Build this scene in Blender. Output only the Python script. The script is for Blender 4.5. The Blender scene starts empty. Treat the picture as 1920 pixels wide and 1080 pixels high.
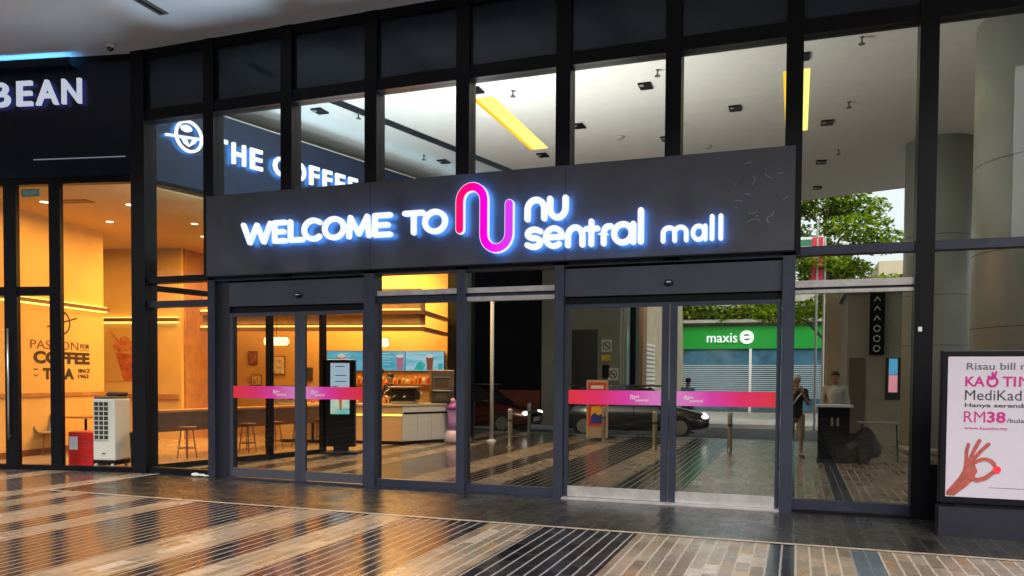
import bpy, bmesh, math, random
from mathutils import Vector, Matrix
random.seed(7)
R = math.radians
PI = math.pi
S = bpy.context.scene
COL = S.collection

# ---------------------------------------------------------------- camera
cd = bpy.data.cameras.new("camera")
cam = bpy.data.objects.new("camera", cd); COL.objects.link(cam)
cd.sensor_width = 36; cd.lens = 27.857; cd.shift_y = 0.1111
cd.clip_end = 600; cd.clip_start = 0.02
fwd = Vector((-0.33731, 0.940923, -0.029752)); rgt = Vector((0.941247, 0.337647, 0.006981)); up = Vector((-0.016614, 0.02565, 0.999533))
m = Matrix.Identity(4)
for i, v in enumerate((rgt, up, -fwd)):
    for j in range(3): m[j][i] = v[j]
m.translation = Vector((0, -9.912, 1.55))
cam.matrix_world = m
S.camera = cam

# ---------------------------------------------------------------- world, sun, exposure
W = bpy.data.worlds.new("World"); S.world = W; W.use_nodes = True
nt = W.node_tree
sky = nt.nodes.new("ShaderNodeTexSky"); sky.sky_type = 'NISHITA'; sky.sun_disc = False
sky.sun_elevation = R(48); sky.sun_rotation = R(162); sky.air_density = 1.3; sky.dust_density = 4.0; sky.ozone_density = .5
bgn = nt.nodes["Background"]; bgn.inputs[1].default_value = 0.15
hs = nt.nodes.new('ShaderNodeHueSaturation'); hs.inputs['Saturation'].default_value = .3
nt.links.new(sky.outputs[0], hs.inputs['Color']); nt.links.new(hs.outputs[0], bgn.inputs[0])
sl = bpy.data.lights.new("sun", 'SUN'); sl.energy = 0.5; sl.angle = R(20); sl.color = (1, .95, .88)
sun = bpy.data.objects.new("sun", sl); COL.objects.link(sun)
sun.rotation_euler = (R(42), 0, R(18)); sun.location = (0, -20, 30)
S.view_settings.view_transform = 'Standard'; S.view_settings.look = 'None'
S.view_settings.exposure = 1.3; EK = 0.42; S.view_settings.gamma = 1
S.view_settings.use_curve_mapping = False
S.cycles.max_bounces = 8; S.cycles.transparent_max_bounces = 24; S.cycles.glossy_bounces = 5
S.cycles.diffuse_bounces = 4; S.cycles.sample_clamp_indirect = 6
S.cycles.use_denoising = True; S.cycles.caustics_reflective = False; S.cycles.caustics_refractive = False

# ---------------------------------------------------------------- materials
MATS = {}
def N(t, k): return t.nodes.new(k)
def mat(name, col=(.5,.5,.5), rough=.5, metal=0, spec=.5, emit=None, es=0, var=0.0, vscale=6, bump=0, bscale=60, coat=0, rvar=0):
    if name in MATS: return MATS[name]
    M = bpy.data.materials.new(name); M.use_nodes = True; t = M.node_tree
    b = t.nodes["Principled BSDF"]
    b.inputs['Base Color'].default_value = (*col, 1); b.inputs['Roughness'].default_value = rough
    b.inputs['Metallic'].default_value = metal; b.inputs['Specular IOR Level'].default_value = spec
    b.inputs['Coat Weight'].default_value = coat
    if emit: b.inputs['Emission Color'].default_value = (*emit, 1); b.inputs['Emission Strength'].default_value = es*EK
    if var or bump or rvar:
        g = N(t, "ShaderNodeNewGeometry")
        n = N(t, "ShaderNodeTexNoise"); n.inputs['Scale'].default_value = vscale; n.inputs['Detail'].default_value = 6
        t.links.new(g.outputs['Position'], n.inputs['Vector'])
        if var:
            mr = N(t, "ShaderNodeMapRange"); mr.inputs[1].default_value = .3; mr.inputs[2].default_value = .7
            mr.inputs[3].default_value = 1 - var; mr.inputs[4].default_value = 1 + var
            t.links.new(n.outputs[0], mr.inputs[0])
            mx = N(t, "ShaderNodeVectorMath"); mx.operation = 'SCALE'; mx.inputs[0].default_value = col
            t.links.new(mr.outputs[0], mx.inputs['Scale']); t.links.new(mx.outputs[0], b.inputs['Base Color'])
        if rvar:
            m2 = N(t, "ShaderNodeMapRange"); m2.inputs[1].default_value = .3; m2.inputs[2].default_value = .7
            m2.inputs[3].default_value = max(0.02, rough - rvar); m2.inputs[4].default_value = rough + rvar
            t.links.new(n.outputs[0], m2.inputs[0]); t.links.new(m2.outputs[0], b.inputs['Roughness'])
        if bump:
            n2 = N(t, "ShaderNodeTexNoise"); n2.inputs['Scale'].default_value = bscale; n2.inputs['Detail'].default_value = 4
            t.links.new(g.outputs['Position'], n2.inputs['Vector'])
            bp = N(t, "ShaderNodeBump"); bp.inputs['Strength'].default_value = bump; bp.inputs['Distance'].default_value = .01
            t.links.new(n2.outputs[0], bp.inputs['Height']); t.links.new(bp.outputs[0], b.inputs['Normal'])
    MATS[name] = M; return M
def emis(name, col, s):
    if name in MATS: return MATS[name]
    M = bpy.data.materials.new(name); M.use_nodes = True; t = M.node_tree; t.nodes.clear()
    e = N(t, "ShaderNodeEmission"); e.inputs[0].default_value = (*col, 1); e.inputs[1].default_value = s*EK
    o = N(t, "ShaderNodeOutputMaterial"); t.links.new(e.outputs[0], o.inputs[0]); MATS[name] = M; return M
def glass(name, refl, tint=(1,1,1), rough=0.0, wave=0.0):
    M = bpy.data.materials.new(name); M.use_nodes = True; t = M.node_tree; t.nodes.clear()
    tr = N(t, "ShaderNodeBsdfTransparent"); tr.inputs[0].default_value = (*tint, 1)
    gl = N(t, "ShaderNodeBsdfGlossy"); gl.inputs['Roughness'].default_value = rough
    ge = N(t, "ShaderNodeNewGeometry"); dt = N(t, "ShaderNodeVectorMath"); dt.operation = 'DOT_PRODUCT'
    t.links.new(ge.outputs['Incoming'], dt.inputs[0]); t.links.new(ge.outputs['Normal'], dt.inputs[1])
    prev = dt.outputs['Value']
    for op, v in (('ABSOLUTE', None), ('SUBTRACT', 1.0), ('POWER', 5.0), ('MULTIPLY', .96 - refl), ('ADD', .016 + refl)):
        ad = N(t, "ShaderNodeMath"); ad.operation = op; ad.use_clamp = True
        if op == 'SUBTRACT': ad.inputs[0].default_value = v; t.links.new(prev, ad.inputs[1])
        else:
            t.links.new(prev, ad.inputs[0])
            if v is not None: ad.inputs[1].default_value = v
        prev = ad.outputs[0]
    if wave:
        g = N(t, "ShaderNodeNewGeometry"); n = N(t, "ShaderNodeTexNoise"); n.inputs['Scale'].default_value = 1.1; n.inputs['Detail'].default_value = 1
        bp = N(t, "ShaderNodeBump"); bp.inputs['Strength'].default_value = wave; bp.inputs['Distance'].default_value = .02
        t.links.new(g.outputs['Position'], n.inputs['Vector']); t.links.new(n.outputs[0], bp.inputs['Height']); t.links.new(bp.outputs[0], gl.inputs['Normal'])
    mx = N(t, "ShaderNodeMixShader"); o = N(t, "ShaderNodeOutputMaterial")
    t.links.new(ad.outputs[0], mx.inputs[0]); t.links.new(tr.outputs[0], mx.inputs[1]); t.links.new(gl.outputs[0], mx.inputs[2]); t.links.new(mx.outputs[0], o.inputs[0])
    MATS[name] = M; return M

M_black = mat('black_frame', (.004,.004,.006), .4, spec=.2)
M_post = mat('blue_grey_aluminium', (.05,.058,.085), .38, metal=.55, var=.12, vscale=3)
M_postd = mat('dark_aluminium', (.03,.034,.055), .4, metal=.4, var=.15)
M_silver = mat('brushed_silver', (.62,.58,.56), .32, metal=.6, var=.15, vscale=9)
M_fascia = mat('charcoal_fascia', (.038,.039,.055), .42, spec=.6, var=.25, vscale=2.5, rvar=.08)
M_header = mat('grey_header', (.05,.052,.075), .45, metal=.3, var=.15, vscale=2)
M_spandrel = mat('blue_black_spandrel', (.012,.022,.045), .12, spec=.5, var=.2, vscale=1.5)
M_glass = glass('entrance_glass', .005, (.80,.815,.80), wave=.04)
M_glass2 = glass('shop_glass', .0, (.97,.98,.97))
M_glassin = glass('inner_glass', .0, (.97,.98,.97))
M_soffit = mat('soffit_paint', (.74,.76,.88), .7, var=.06, vscale=.8)
M_ceil = mat('concourse_ceiling_paint', (.78,.78,.76), .8, var=.03)
M_navy = mat('navy_sign_panel', (.006,.010,.026), .3, spec=.4, var=.2)
M_void = mat('dark_wall', (.004,.004,.005), .6, spec=.1)
M_dfloor = mat('dark_polished_granite', (.018,.016,.014), .12, var=.3, vscale=30)
M_led = emis('led_white', (.93,.97,1.0), 1.0)
M_halo = emis('led_blue', (.08,.34,1.0), 15)
M_halo2 = emis('led_blue_soft', (.12,.42,1.0), 22); M_led2 = emis('led_white_strong', (.92,.97,1.0), 1.9)
M_ledside = emis('led_side', (.75,.9,1.0), 1.0)
M_shopwall = mat('tan_plaster', (.62,.39,.13), .7, var=.06, vscale=2)
M_shopwood = mat('orange_wood', (.36,.17,.06), .5, var=.2, vscale=4)
M_beam = mat('brown_beam', (.16,.05,.02), .5)
M_shopfloor = mat('shop_floor_tile', (.36,.25,.14), .25, var=.12, vscale=5)
M_shopceil = mat('shop_ceiling', (.62,.42,.2), .8)
M_cove = emis('cove_glow', (1,.66,.12), 3)
M_warm = emis('warm_lamp', (1,.80,.42), 3)
M_darktext = mat('dark_lettering', (.02,.012,.008), .6)
M_steel = mat('stainless_steel', (.5,.48,.44), .3, metal=.8)
M_conc = mat('concrete', (.34,.33,.29), .8, var=.15, vscale=2)
M_beige = mat('beige_render', (.50,.42,.30), .8, var=.12, vscale=1.5)
M_greywall = mat('grey_render', (.30,.30,.26), .8, var=.12, vscale=2)
M_white = mat('white_paint', (.75,.75,.74), .5)
M_red = mat('red_paint', (.55,.02,.02), .45)

# ---------------------------------------------------------------- helpers
def empty(name, loc=(0,0,0), rz=0):
    o = bpy.data.objects.new(name, None); COL.objects.link(o); o.location = loc; o.rotation_euler = (0,0,rz); o.empty_display_size = .1
    return o
def tag(o, label=None, cat=None, group=None, kind=None):
    if label: o['label'] = label
    if cat: o['category'] = cat
    if group: o['group'] = group
    if kind: o['kind'] = kind
    return o
def frame(o, xd, yd):
    xd = Vector(xd).normalized(); yd = Vector(yd).normalized(); n = xd.cross(yd)
    M = Matrix.Identity(4)
    for i, v in enumerate((xd, yd, n)):
        for j in range(3): M[j][i] = v[j]
    M.translation = Vector(o); return M
class MB:
    def __init__(s, M=None): s.bm = bmesh.new(); s.M = M or Matrix.Identity(4); s.mi = 0
    def _f(s, vs, fs):
        bv = [s.bm.verts.new(s.M @ Vector(v)) for v in vs]
        for f in fs:
            try:
                q = s.bm.faces.new([bv[i] for i in f]); q.material_index = s.mi
            except ValueError: pass
        return bv
    def box(s, a, b, bev=0):
        x0,y0,z0 = [min(a[i],b[i]) for i in range(3)]; x1,y1,z1 = [max(a[i],b[i]) for i in range(3)]
        if bev:
            t = bmesh.new(); bmesh.ops.create_cube(t, size=1)
            for v in t.verts: v.co = Vector((x0+(v.co.x+.5)*(x1-x0), y0+(v.co.y+.5)*(y1-y0), z0+(v.co.z+.5)*(z1-z0)))
            bmesh.ops.bevel(t, geom=t.edges[:]+t.verts[:], offset=bev, segments=2, affect='EDGES', profile=.5)
            t.verts.index_update()
            s._f([v.co for v in t.verts], [[v.index for v in f.verts] for f in t.faces]); t.free()
        else:
            s._f([(x0,y0,z0),(x1,y0,z0),(x1,y1,z0),(x0,y1,z0),(x0,y0,z1),(x1,y0,z1),(x1,y1,z1),(x0,y1,z1)],
                 [(0,3,2,1),(4,5,6,7),(0,1,5,4),(1,2,6,5),(2,3,7,6),(3,0,4,7)])
        return s
    def quad(s, *p): s._f(p, [tuple(range(len(p)))]); return s
    def lathe(s, prof, c=(0,0,0), n=20):
        vs = []; fs = []
        for r, z in prof:
            for k in range(n):
                a = 2*PI*k/n; vs.append((c[0]+r*math.cos(a), c[1]+r*math.sin(a), c[2]+z))
        for i in range(len(prof)-1):
            for k in range(n):
                k2 = (k+1) % n; fs.append((i*n+k, i*n+k2, (i+1)*n+k2, (i+1)*n+k))
        fs.append(tuple(reversed(range(n)))); fs.append(tuple((len(prof)-1)*n+k for k in range(n)))
        s._f(vs, fs); return s
    def tube(s, pts, r, n=10, r2=None):
        pts = [Vector(p) for p in pts]; vs = []; fs = []; L = len(pts)
        for i, p in enumerate(pts):
            d = (pts[min(i+1,L-1)] - pts[max(i-1,0)]).normalized()
            a = d.cross(Vector((0,0,1)));
            if a.length < .05: a = d.cross(Vector((1,0,0)))
            a.normalize(); b = d.cross(a)
            rr = r if r2 is None else r + (r2-r)*i/(L-1)
            for k in range(n):
                t = 2*PI*k/n; vs.append(p + a*rr*math.cos(t) + b*rr*math.sin(t))
        for i in range(L-1):
            for k in range(n):
                k2 = (k+1) % n; fs.append((i*n+k, i*n+k2, (i+1)*n+k2, (i+1)*n+k))
        fs.append(tuple(reversed(range(n)))); fs.append(tuple((L-1)*n+k for k in range(n)))
        s._f(vs, fs); return s
    def ell(s, c, r, n=16, m=10):
        vs = []; fs = []
        for i in range(m+1):
            ph = PI*i/m
            for k in range(n):
                a = 2*PI*k/n; vs.append((c[0]+r[0]*math.sin(ph)*math.cos(a), c[1]+r[1]*math.sin(ph)*math.sin(a), c[2]+r[2]*math.cos(ph)))
        for i in range(m):
            for k in range(n):
                k2 = (k+1) % n; fs.append((i*n+k, (i+1)*n+k, (i+1)*n+k2, i*n+k2))
        s._f(vs, fs); return s
    def prism(s, poly, z0, z1, mf=None, mb=None):
        n = len(poly); vs = [(x,y,z0) for x,y in poly] + [(x,y,z1) for x,y in poly]; k = s.mi
        bv = [s.bm.verts.new(s.M @ Vector(v)) for v in vs]
        def add(idx, mi):
            f = s.bm.faces.new([bv[i] for i in idx]); f.material_index = mi
        add(tuple(reversed(range(n))), k if mb is None else mb); add(tuple(range(n, 2*n)), k if mf is None else mf)
        for i in range(n): add((i, (i+1)%n, n+(i+1)%n, n+i), k)
        return s
    def ribbon(s, pts, w, z0, z1, cap=6, mf=None, mb=None):
        # flat rounded stroke, local XY plane, extruded z0..z1, with strip-wise faces
        P = [Vector((p[0], p[1])) for p in pts]; L = len(P); h = w/2
        dirs = []
        for i in range(L):
            d = (P[min(i+1,L-1)] - P[max(i-1,0)]).normalized(); dirs.append(d)
        left = []; right = []
        for i, p in enumerate(P):
            nrm = Vector((-dirs[i].y, dirs[i].x))
            k = 1.0
            if 0 < i < L-1:
                d1 = (P[i]-P[i-1]).normalized(); c = max(.5, abs(d1.dot(dirs[i]))); k = 1/c
            left.append(p + nrm*h*k); right.append(p - nrm*h*k)
        def capp(p, d):
            a0 = math.atan2(d.y, d.x) - PI/2
            return [p + Vector((math.cos(a0+PI*j/cap), math.sin(a0+PI*j/cap)))*h for j in range(1, cap)]
        endc = capp(P[-1], dirs[-1]); stc = capp(P[0], -dirs[0])
        k = s.mi; fm = k if mf is None else mf; bmt = k if mb is None else mb
        def V(p, z): return s.bm.verts.new(s.M @ Vector((p.x, p.y, z)))
        lt = [V(p,z1) for p in left]; rt = [V(p,z1) for p in right]; lb = [V(p,z0) for p in left]; rb = [V(p,z0) for p in right]
        et = [V(p,z1) for p in endc]; eb = [V(p,z0) for p in endc]; stt = [V(p,z1) for p in stc]; sb = [V(p,z0) for p in stc]
        def F(vs, mi):
            f = s.bm.faces.new(vs); f.material_index = mi
        for i in range(L-1):
            F((rt[i], rt[i+1], lt[i+1], lt[i]), fm); F((lb[i], lb[i+1], rb[i+1], rb[i]), bmt)
            F((rb[i], rb[i+1], rt[i+1], rt[i]), k); F((lt[i], lt[i+1], lb[i+1], lb[i]), k)
        if cap > 1:
            F([rt[-1]] + et + [lt[-1]], fm); F([lb[-1]] + eb[::-1] + [rb[-1]], bmt)
            F([lt[0]] + stt + [rt[0]], fm); F([rb[0]] + sb[::-1] + [lb[0]], bmt)
        seq_t = [rt[-1]] + et + [lt[-1]]; seq_b = [rb[-1]] + eb + [lb[-1]]
        for i in range(len(seq_t)-1): F((seq_b[i], seq_b[i+1], seq_t[i+1], seq_t[i]), k)
        seq_t = [lt[0]] + stt + [rt[0]]; seq_b = [lb[0]] + sb + [rb[0]]
        for i in range(len(seq_t)-1): F((seq_b[i], seq_b[i+1], seq_t[i+1], seq_t[i]), k)
        return s
    def build(s, name, mats, parent=None, smooth=False):
        me = bpy.data.meshes.new(name); 
        bmesh.ops.recalc_face_normals(s.bm, faces=s.bm.faces[:]) if not getattr(s, 'norecalc', False) else None
        s.bm.to_mesh(me); s.bm.free()
        for mm in (mats if isinstance(mats, (list, tuple)) else [mats]): me.materials.append(mm)
        if smooth:
            for p in me.polygons: p.use_smooth = True
        o = bpy.data.objects.new(name, me); COL.objects.link(o)
        if parent: o.parent = parent; o.matrix_parent_inverse = parent.matrix_basis.inverted() if parent.type == 'EMPTY' and not getattr(s,'local',False) else Matrix.Identity(4)
        return o
def B(name, a, b, mt, parent=None, bev=0, M=None):
    return MB(M).box(a, b, bev).build(name, mt, parent)
def text_mesh(body, x0, x1, y0, y1, M, depth=.01, bold=0.0, z=0.0, mirror=False, keep=False):
    c = bpy.data.curves.new('t', 'FONT'); c.body = body; c.size = 1; c.offset = bold; c.extrude = .5; c.resolution_u = 3
    o = bpy.data.objects.new('t', c); COL.objects.link(o)
    dg = bpy.context.evaluated_depsgraph_get(); me = bpy.data.meshes.new_from_object(o.evaluated_get(dg))
    bpy.data.objects.remove(o); bpy.data.curves.remove(c)
    xs = [v.co.x for v in me.vertices]; ys = [v.co.y for v in me.vertices]
    ax, bx, ay, by = min(xs), max(xs), min(ys), max(ys)
    for v in me.vertices:
        u = x0 + (v.co.x-ax)/(bx-ax)*(x1-x0); w = y0 + (v.co.y-ay)/(by-ay)*(y1-y0)
        v.co = M @ Vector((u, w, z + (v.co.z+.5)*depth))
    return me
def T(name, body, x0, x1, y0, y1, M, mt, parent=None, depth=.01, bold=0.0, z=0.0, back=None):
    me = text_mesh(body, x0, x1, y0, y1, M, depth, bold, z); me.name = name
    me.materials.append(mt)
    if back:
        me.materials.append(back); n = (M.to_3x3() @ Vector((0,0,1))).normalized()
        for p in me.polygons:
            if p.normal.dot(n) < -.9: p.material_index = 1
    o = bpy.data.objects.new(name, me); COL.objects.link(o)
    if parent: o.parent = parent; o.matrix_parent_inverse = parent.matrix_basis.inverted()
    return o
def copy_tree(o, parent=None):
    c = o.copy(); COL.objects.link(c)
    if parent: c.parent = parent; c.matrix_parent_inverse = o.matrix_parent_inverse.copy()
    for ch in list(o.children): copy_tree(ch, c)
    return c
def arc(cx, cy, rx, ry, a0, a1, n=12):
    return [(cx+rx*math.cos(R(a0+(a1-a0)*i/n)), cy+ry*math.sin(R(a0+(a1-a0)*i/n))) for i in range(n+1)]
# unit stroke letters, box 0..1 x 0..1 of stroke CENTRES
GL = {
 'W': [[(0,1),(.24,0)],[(.24,0),(.5,.95)],[(.5,.95),(.76,0)],[(.76,0),(1,1)]],
 'E': [[(0,0),(0,1)],[(0,1),(1,1)],[(0,.5),(.85,.5)],[(0,0),(1,0)]],
 'L': [[(0,1),(0,0)],[(0,0),(1,0)]],
 'C': [arc(.55,.5,.55,.5,48,312,20)],
 'O': [arc(.5,.5,.5,.5,0,180,16), arc(.5,.5,.5,.5,180,360,16)],
 'M': [[(0,0),(.08,1)],[(.08,1),(.5,.12)],[(.5,.12),(.92,1)],[(.92,1),(1,0)]],
 'T': [[(0,1),(1,1)],[(.5,1),(.5,0)]],
 'n': [[(0,0),(0,.45)] + arc(.5,.5,.5,.5,180,0,14) + [(1,.45),(1,0)]],
 'u': [[(0,1),(0,.55)] + arc(.5,.5,.5,.5,180,360,14) + [(1,.55),(1,1)]],
 's': [[(.98,.88)] + arc(.5,.75,.46,.25,60,180,8) + arc(.5,.73,.46,.23,190,262,5) + arc(.5,.27,.48,.24,82,10,5) + arc(.5,.25,.48,.25,0,-120,8) + [(.02,.12)]],
 'e': [[(.03,.5),(.97,.5)], arc(.5,.5,.5,.5,0,180,14) + arc(.5,.5,.5,.5,190,310,12)],
 't': [[(.45,1.4),(.45,0)],[(0,.95),(1,.95)]],
 'r': [[(0,0),(0,.5)] + arc(.6,.5,.6,.45,180,75,8) + [(1,.95)]],
 'a': [arc(.46,.5,.46,.5,0,180,14), arc(.46,.5,.46,.5,180,360,14), [(1,.98),(1,0)]],
 'l': [[(0,0),(0,1)]],
 'm': [[(0,0),(0,.55)] + arc(.25,.6,.25,.4,180,0,10) + [(.5,.5),(.5,0)], [(.5,.5)] + arc(.75,.6,.25,.4,180,0,10) + [(1,.5),(1,0)]],
 'h': [[(0,0),(0,1)]],
}
def letter(ch, x0, x1, y0, y1, w, M, parent, z0=.0, z1=.06, cap=6, mats=None, name='letter'):
    b = MB(M); h = w/2; k = 0
    for st in GL[ch]:
        if x1-x0 <= w*1.05: pts = [((x0+x1)/2, y0+h+(y1-y0-w)*p[1]) for p in st]
        else: pts = [(x0+h+(x1-x0-w)*p[0], y0+h+(y1-y0-w)*p[1]) for p in st]
        b.ribbon(pts, w, z0-.0007*k, z1+.0007*k, cap, mf=0, mb=1); k += 1
        b.mi = 2
        # side faces use slot 2
    return b.build(name, mats or [M_led, M_halo, M_ledside], parent)
# patch: ribbons take side material = current mi
_old = MB.__init__
def newinit(s, M=None): _old(s, M); s.mi = 0
MB.__init__ = newinit

# the facade grid
X0, WB = -9.814, 1.3914
KX = [X0 + WB*k for k in range(12)]
U1 = Vector((.9813, .1927, 0)); V1 = Vector((-.1927, .9813, 0)); P0 = Vector((-9.92, 0, 0))
LF = frame(P0, U1, V1)                 # shop frame: x = u, y = v (into shop), z up  (rotated about z)
SD = Vector((.2402, .9707, 0)); SN = Vector((.9707, -.2402, 0))
CF = frame(P0, SD, (0,0,1))            # inner shop wall: x along wall, y up, z = out towards concourse
FF = frame((0,0,0), (1,0,0), (0,0,1))  # main facade: x, z(up), out to -y
SOF = 6.63

# ================================================================ GROUND
def paving_mat(name, dark_only=False):
    M = bpy.data.materials.new(name); M.use_nodes = True; t = M.node_tree; b = t.nodes["Principled BSDF"]; Lk = t.links.new
    def mt(op, a, bb=None, c=None, clamp=False):
        n = N(t, "ShaderNodeMath"); n.operation = op; n.use_clamp = clamp
        for i, v in enumerate((a, bb, c)):
            if v is None: continue
            if isinstance(v, (int, float)): n.inputs[i].default_value = v
            else: Lk(v, n.inputs[i])
        return n.outputs[0]
    g = N(t, "ShaderNodeNewGeometry"); sx = N(t, "ShaderNodeSeparateXYZ"); Lk(g.outputs['Position'], sx.inputs[0])
    wob = N(t, "ShaderNodeTexNoise"); wob.inputs['Scale'].default_value = 9; Lk(g.outputs['Position'], wob.inputs['Vector'])
    x = mt('ADD', sx.outputs[0], mt('MULTIPLY', mt('SUBTRACT', wob.outputs[0], .5), .012)); y = sx.outputs[1]
    pw = .118
    cx = mt('DIVIDE', mt('ADD', x, 1.525), pw); c = mt('FLOOR', cx); fx = mt('FRACT', cx)
    wn = N(t, "ShaderNodeTexWhiteNoise"); wn.noise_dimensions = '1D'; Lk(c, wn.inputs['W'])
    yy = mt('ADD', mt('DIVIDE', y, .34), mt('MULTIPLY', wn.outputs[0], 7.3)); bb = mt('FLOOR', yy); fy = mt('FRACT', yy)
    cv = N(t, "ShaderNodeCombineXYZ"); Lk(c, cv.inputs[0]); Lk(bb, cv.inputs[1])
    w2 = N(t, "ShaderNodeTexWhiteNoise"); w2.noise_dimensions = '3D'; Lk(cv.outputs[0], w2.inputs['Vector'])
    rnd = w2.outputs[0]
    jx = mt('LESS_THAN', fx, .15); jy = mt('LESS_THAN', fy, .035)
    # zone by x
    cr = N(t, "ShaderNodeValToRGB"); cr.color_ramp.interpolation = 'CONSTANT'
    xa, xb = -16.0, 4.0
    zones = [(-16,0),(-15,1),(-14.5,0),(-13.2,1),(-12.7,0),(-11.5,1),(-11,0),(-9.9,1),(-9.45,0),(-9.15,1),(-8.75,0),(-8.35,1),(-7.75,0),(-7.35,1),(-6.95,0),(-5.65,1),(-5.06,0),(-4.53,1),(-4.12,0),(-3.06,1),(-2.55,0),(-1.525,1),(-.27,0),(-.05,1),(.46,.5),(.70,1),(1.9,1),(2.2,.5),(2.45,1)]
    e = cr.color_ramp.elements
    e[0].position = 0; e[0].color = (0,0,0,1); e[1].position = (zones[1][0]-xa)/(xb-xa); e[1].color = (1,1,1,1)
    for zx, zv in zones[2:]:
        q = e.new((zx-xa)/(xb-xa)); q.color = (zv, zv, zv, 1)
    Lk(mt('DIVIDE', mt('SUBTRACT', x, xa), xb-xa), cr.inputs[0]); z = cr.outputs[0]
    def ramp(cols, fac):
        r = N(t, "ShaderNodeValToRGB"); ee = r.color_ramp.elements
        ee[0].position = cols[0][0]; ee[0].color = (*cols[0][1],1); ee[1].position = cols[-1][0]; ee[1].color = (*cols[-1][1],1)
        for p, cc in cols[1:-1]: q = ee.new(p); q.color = (*cc,1)
        Lk(fac, r.inputs[0]); return r.outputs[0]
    def mix(f, a, bq):
        n = N(t, "ShaderNodeMix"); n.data_type = 'RGBA'
        if isinstance(f, (int,float)): n.inputs[0].default_value = f
        else: Lk(f, n.inputs[0])
        for i, v in ((6,a),(7,bq)):
            if isinstance(v, tuple): n.inputs[i].default_value = (*v,1)
            else: Lk(v, n.inputs[i])
        return n.outputs[2]
    tan = ramp([(0,(.13,.095,.062)),(.3,(.205,.155,.105)),(.55,(.155,.13,.10)),(.75,(.25,.20,.15)),(.92,(.22,.14,.075)),(1,(.36,.315,.26))], rnd)
    blk = ramp([(0,(.007,.008,.011)),(1,(.022,.022,.026))], rnd)
    isb = mt('GREATER_THAN', z, .3); ist = mt('GREATER_THAN', z, .8)
    base = mix(isb, blk, (.085,.105,.12)); base = mix(ist, base, tan)
    ns = N(t, "ShaderNodeTexNoise"); ns.inputs['Scale'].default_value = 14; ns.inputs['Detail'].default_value = 8; ns.inputs['Roughness'].default_value = .7
    Lk(g.outputs['Position'], ns.inputs['Vector'])
    vmul = N(t, "ShaderNodeVectorMath"); vmul.operation = 'SCALE'; Lk(base, vmul.inputs[0]); st_ = N(t, "ShaderNodeTexNoise"); st_.inputs['Scale'].default_value = 1.3; st_.inputs['Detail'].default_value = 7; st_.inputs['Roughness'].default_value = .65; Lk(g.outputs['Position'], st_.inputs['Vector'])
    Lk(mt('MULTIPLY', mt('ADD', mt('MULTIPLY', ns.outputs[0], 1.5), .25), mt('ADD', mt('MULTIPLY', st_.outputs[0], 1.3), .35)), vmul.inputs['Scale'])
    base = vmul.outputs[0]
    # joints: pale long joints, thin cross joints
    jcol = mix(ist, (.26,.24,.22), (.33,.285,.23))
    jj = mt('MAXIMUM', jx, mt('MULTIPLY', jy, .35))
    jvis = mt('MULTIPLY', jj, mt('ADD', mt('MULTIPLY', mt('SUBTRACT', 1, mt('MULTIPLY', isb, mt('SUBTRACT', 1, ist))), .85), .0))
    base = mix(jvis, base, jcol)
    Lk(base, b.inputs['Base Color'])
    # polish: glossy black stones, worn tan
    n3 = N(t, "ShaderNodeTexNoise"); n3.inputs['Scale'].default_value = 1.7; n3.inputs['Detail'].default_value = 4; Lk(g.outputs['Position'], n3.inputs['Vector'])
    ro = mt('ADD', mt('MULTIPLY', ist, .13), mt('ADD', .04, mt('MULTIPLY', n3.outputs[0], .22)))
    ro = mt('ADD', ro, mt('MULTIPLY', jx, .25))
    Lk(ro, b.inputs['Roughness']); b.inputs['Specular IOR Level'].default_value = .75
    bp = N(t, "ShaderNodeBump"); bp.inputs['Strength'].default_value = .35; bp.inputs['Distance'].default_value = .006
    h = mt('ADD', mt('MULTIPLY', mt('MAXIMUM', jx, jy), -.8), mt('ADD', mt('MULTIPLY', ns.outputs[0], .5), mt('MULTIPLY', rnd, .25)))
    Lk(h, bp.inputs['Height']); Lk(bp.outputs[0], b.inputs['Normal'])
    return M
M_pave = paving_mat('striped_stone_paving')
def band_mat():
    M = bpy.data.materials.new('dark_band_tiles'); M.use_nodes = True; t = M.node_tree; b = t.nodes["Principled BSDF"]
    g = N(t, "ShaderNodeNewGeometry"); mp = N(t, "ShaderNodeMapping"); mp.inputs['Rotation'].default_value = (0,0,R(90)); t.links.new(g.outputs['Position'], mp.inputs[0])
    br = N(t, "ShaderNodeTexBrick"); br.inputs['Scale'].default_value = 1; br.inputs['Brick Width'].default_value = .62; br.inputs['Row Height'].default_value = .165; br.inputs['Mortar Size'].default_value = .0035
    br.inputs['Color1'].default_value = (.013,.012,.011,1); br.inputs['Color2'].default_value = (.026,.024,.022,1); br.inputs['Mortar'].default_value = (.075,.07,.062,1)
    t.links.new(mp.outputs[0], br.inputs['Vector']); t.links.new(br.outputs['Color'], b.inputs['Base Color'])
    n = N(t, "ShaderNodeTexNoise"); n.inputs['Scale'].default_value = 3; n.inputs['Detail'].default_value = 6; t.links.new(g.outputs['Position'], n.inputs['Vector'])
    mr = N(t, "ShaderNodeMapRange"); mr.inputs[3].default_value = .12; mr.inputs[4].default_value = .42; t.links.new(n.outputs[0], mr.inputs[0]); t.links.new(mr.outputs[0], b.inputs['Roughness'])
    n2 = N(t, "ShaderNodeTexNoise"); n2.inputs['Scale'].default_value = 18; t.links.new(g.outputs['Position'], n2.inputs['Vector'])
    bp = N(t, "ShaderNodeBump"); bp.inputs['Strength'].default_value = .15; bp.inputs['Distance'].default_value = .008; t.links.new(n2.outputs[0], bp.inputs['Height']); t.links.new(bp.outputs[0], b.inputs['Normal'])
    return M
M_band = band_mat()
def struct(o, label=None): o['kind'] = 'structure'; return o
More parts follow.
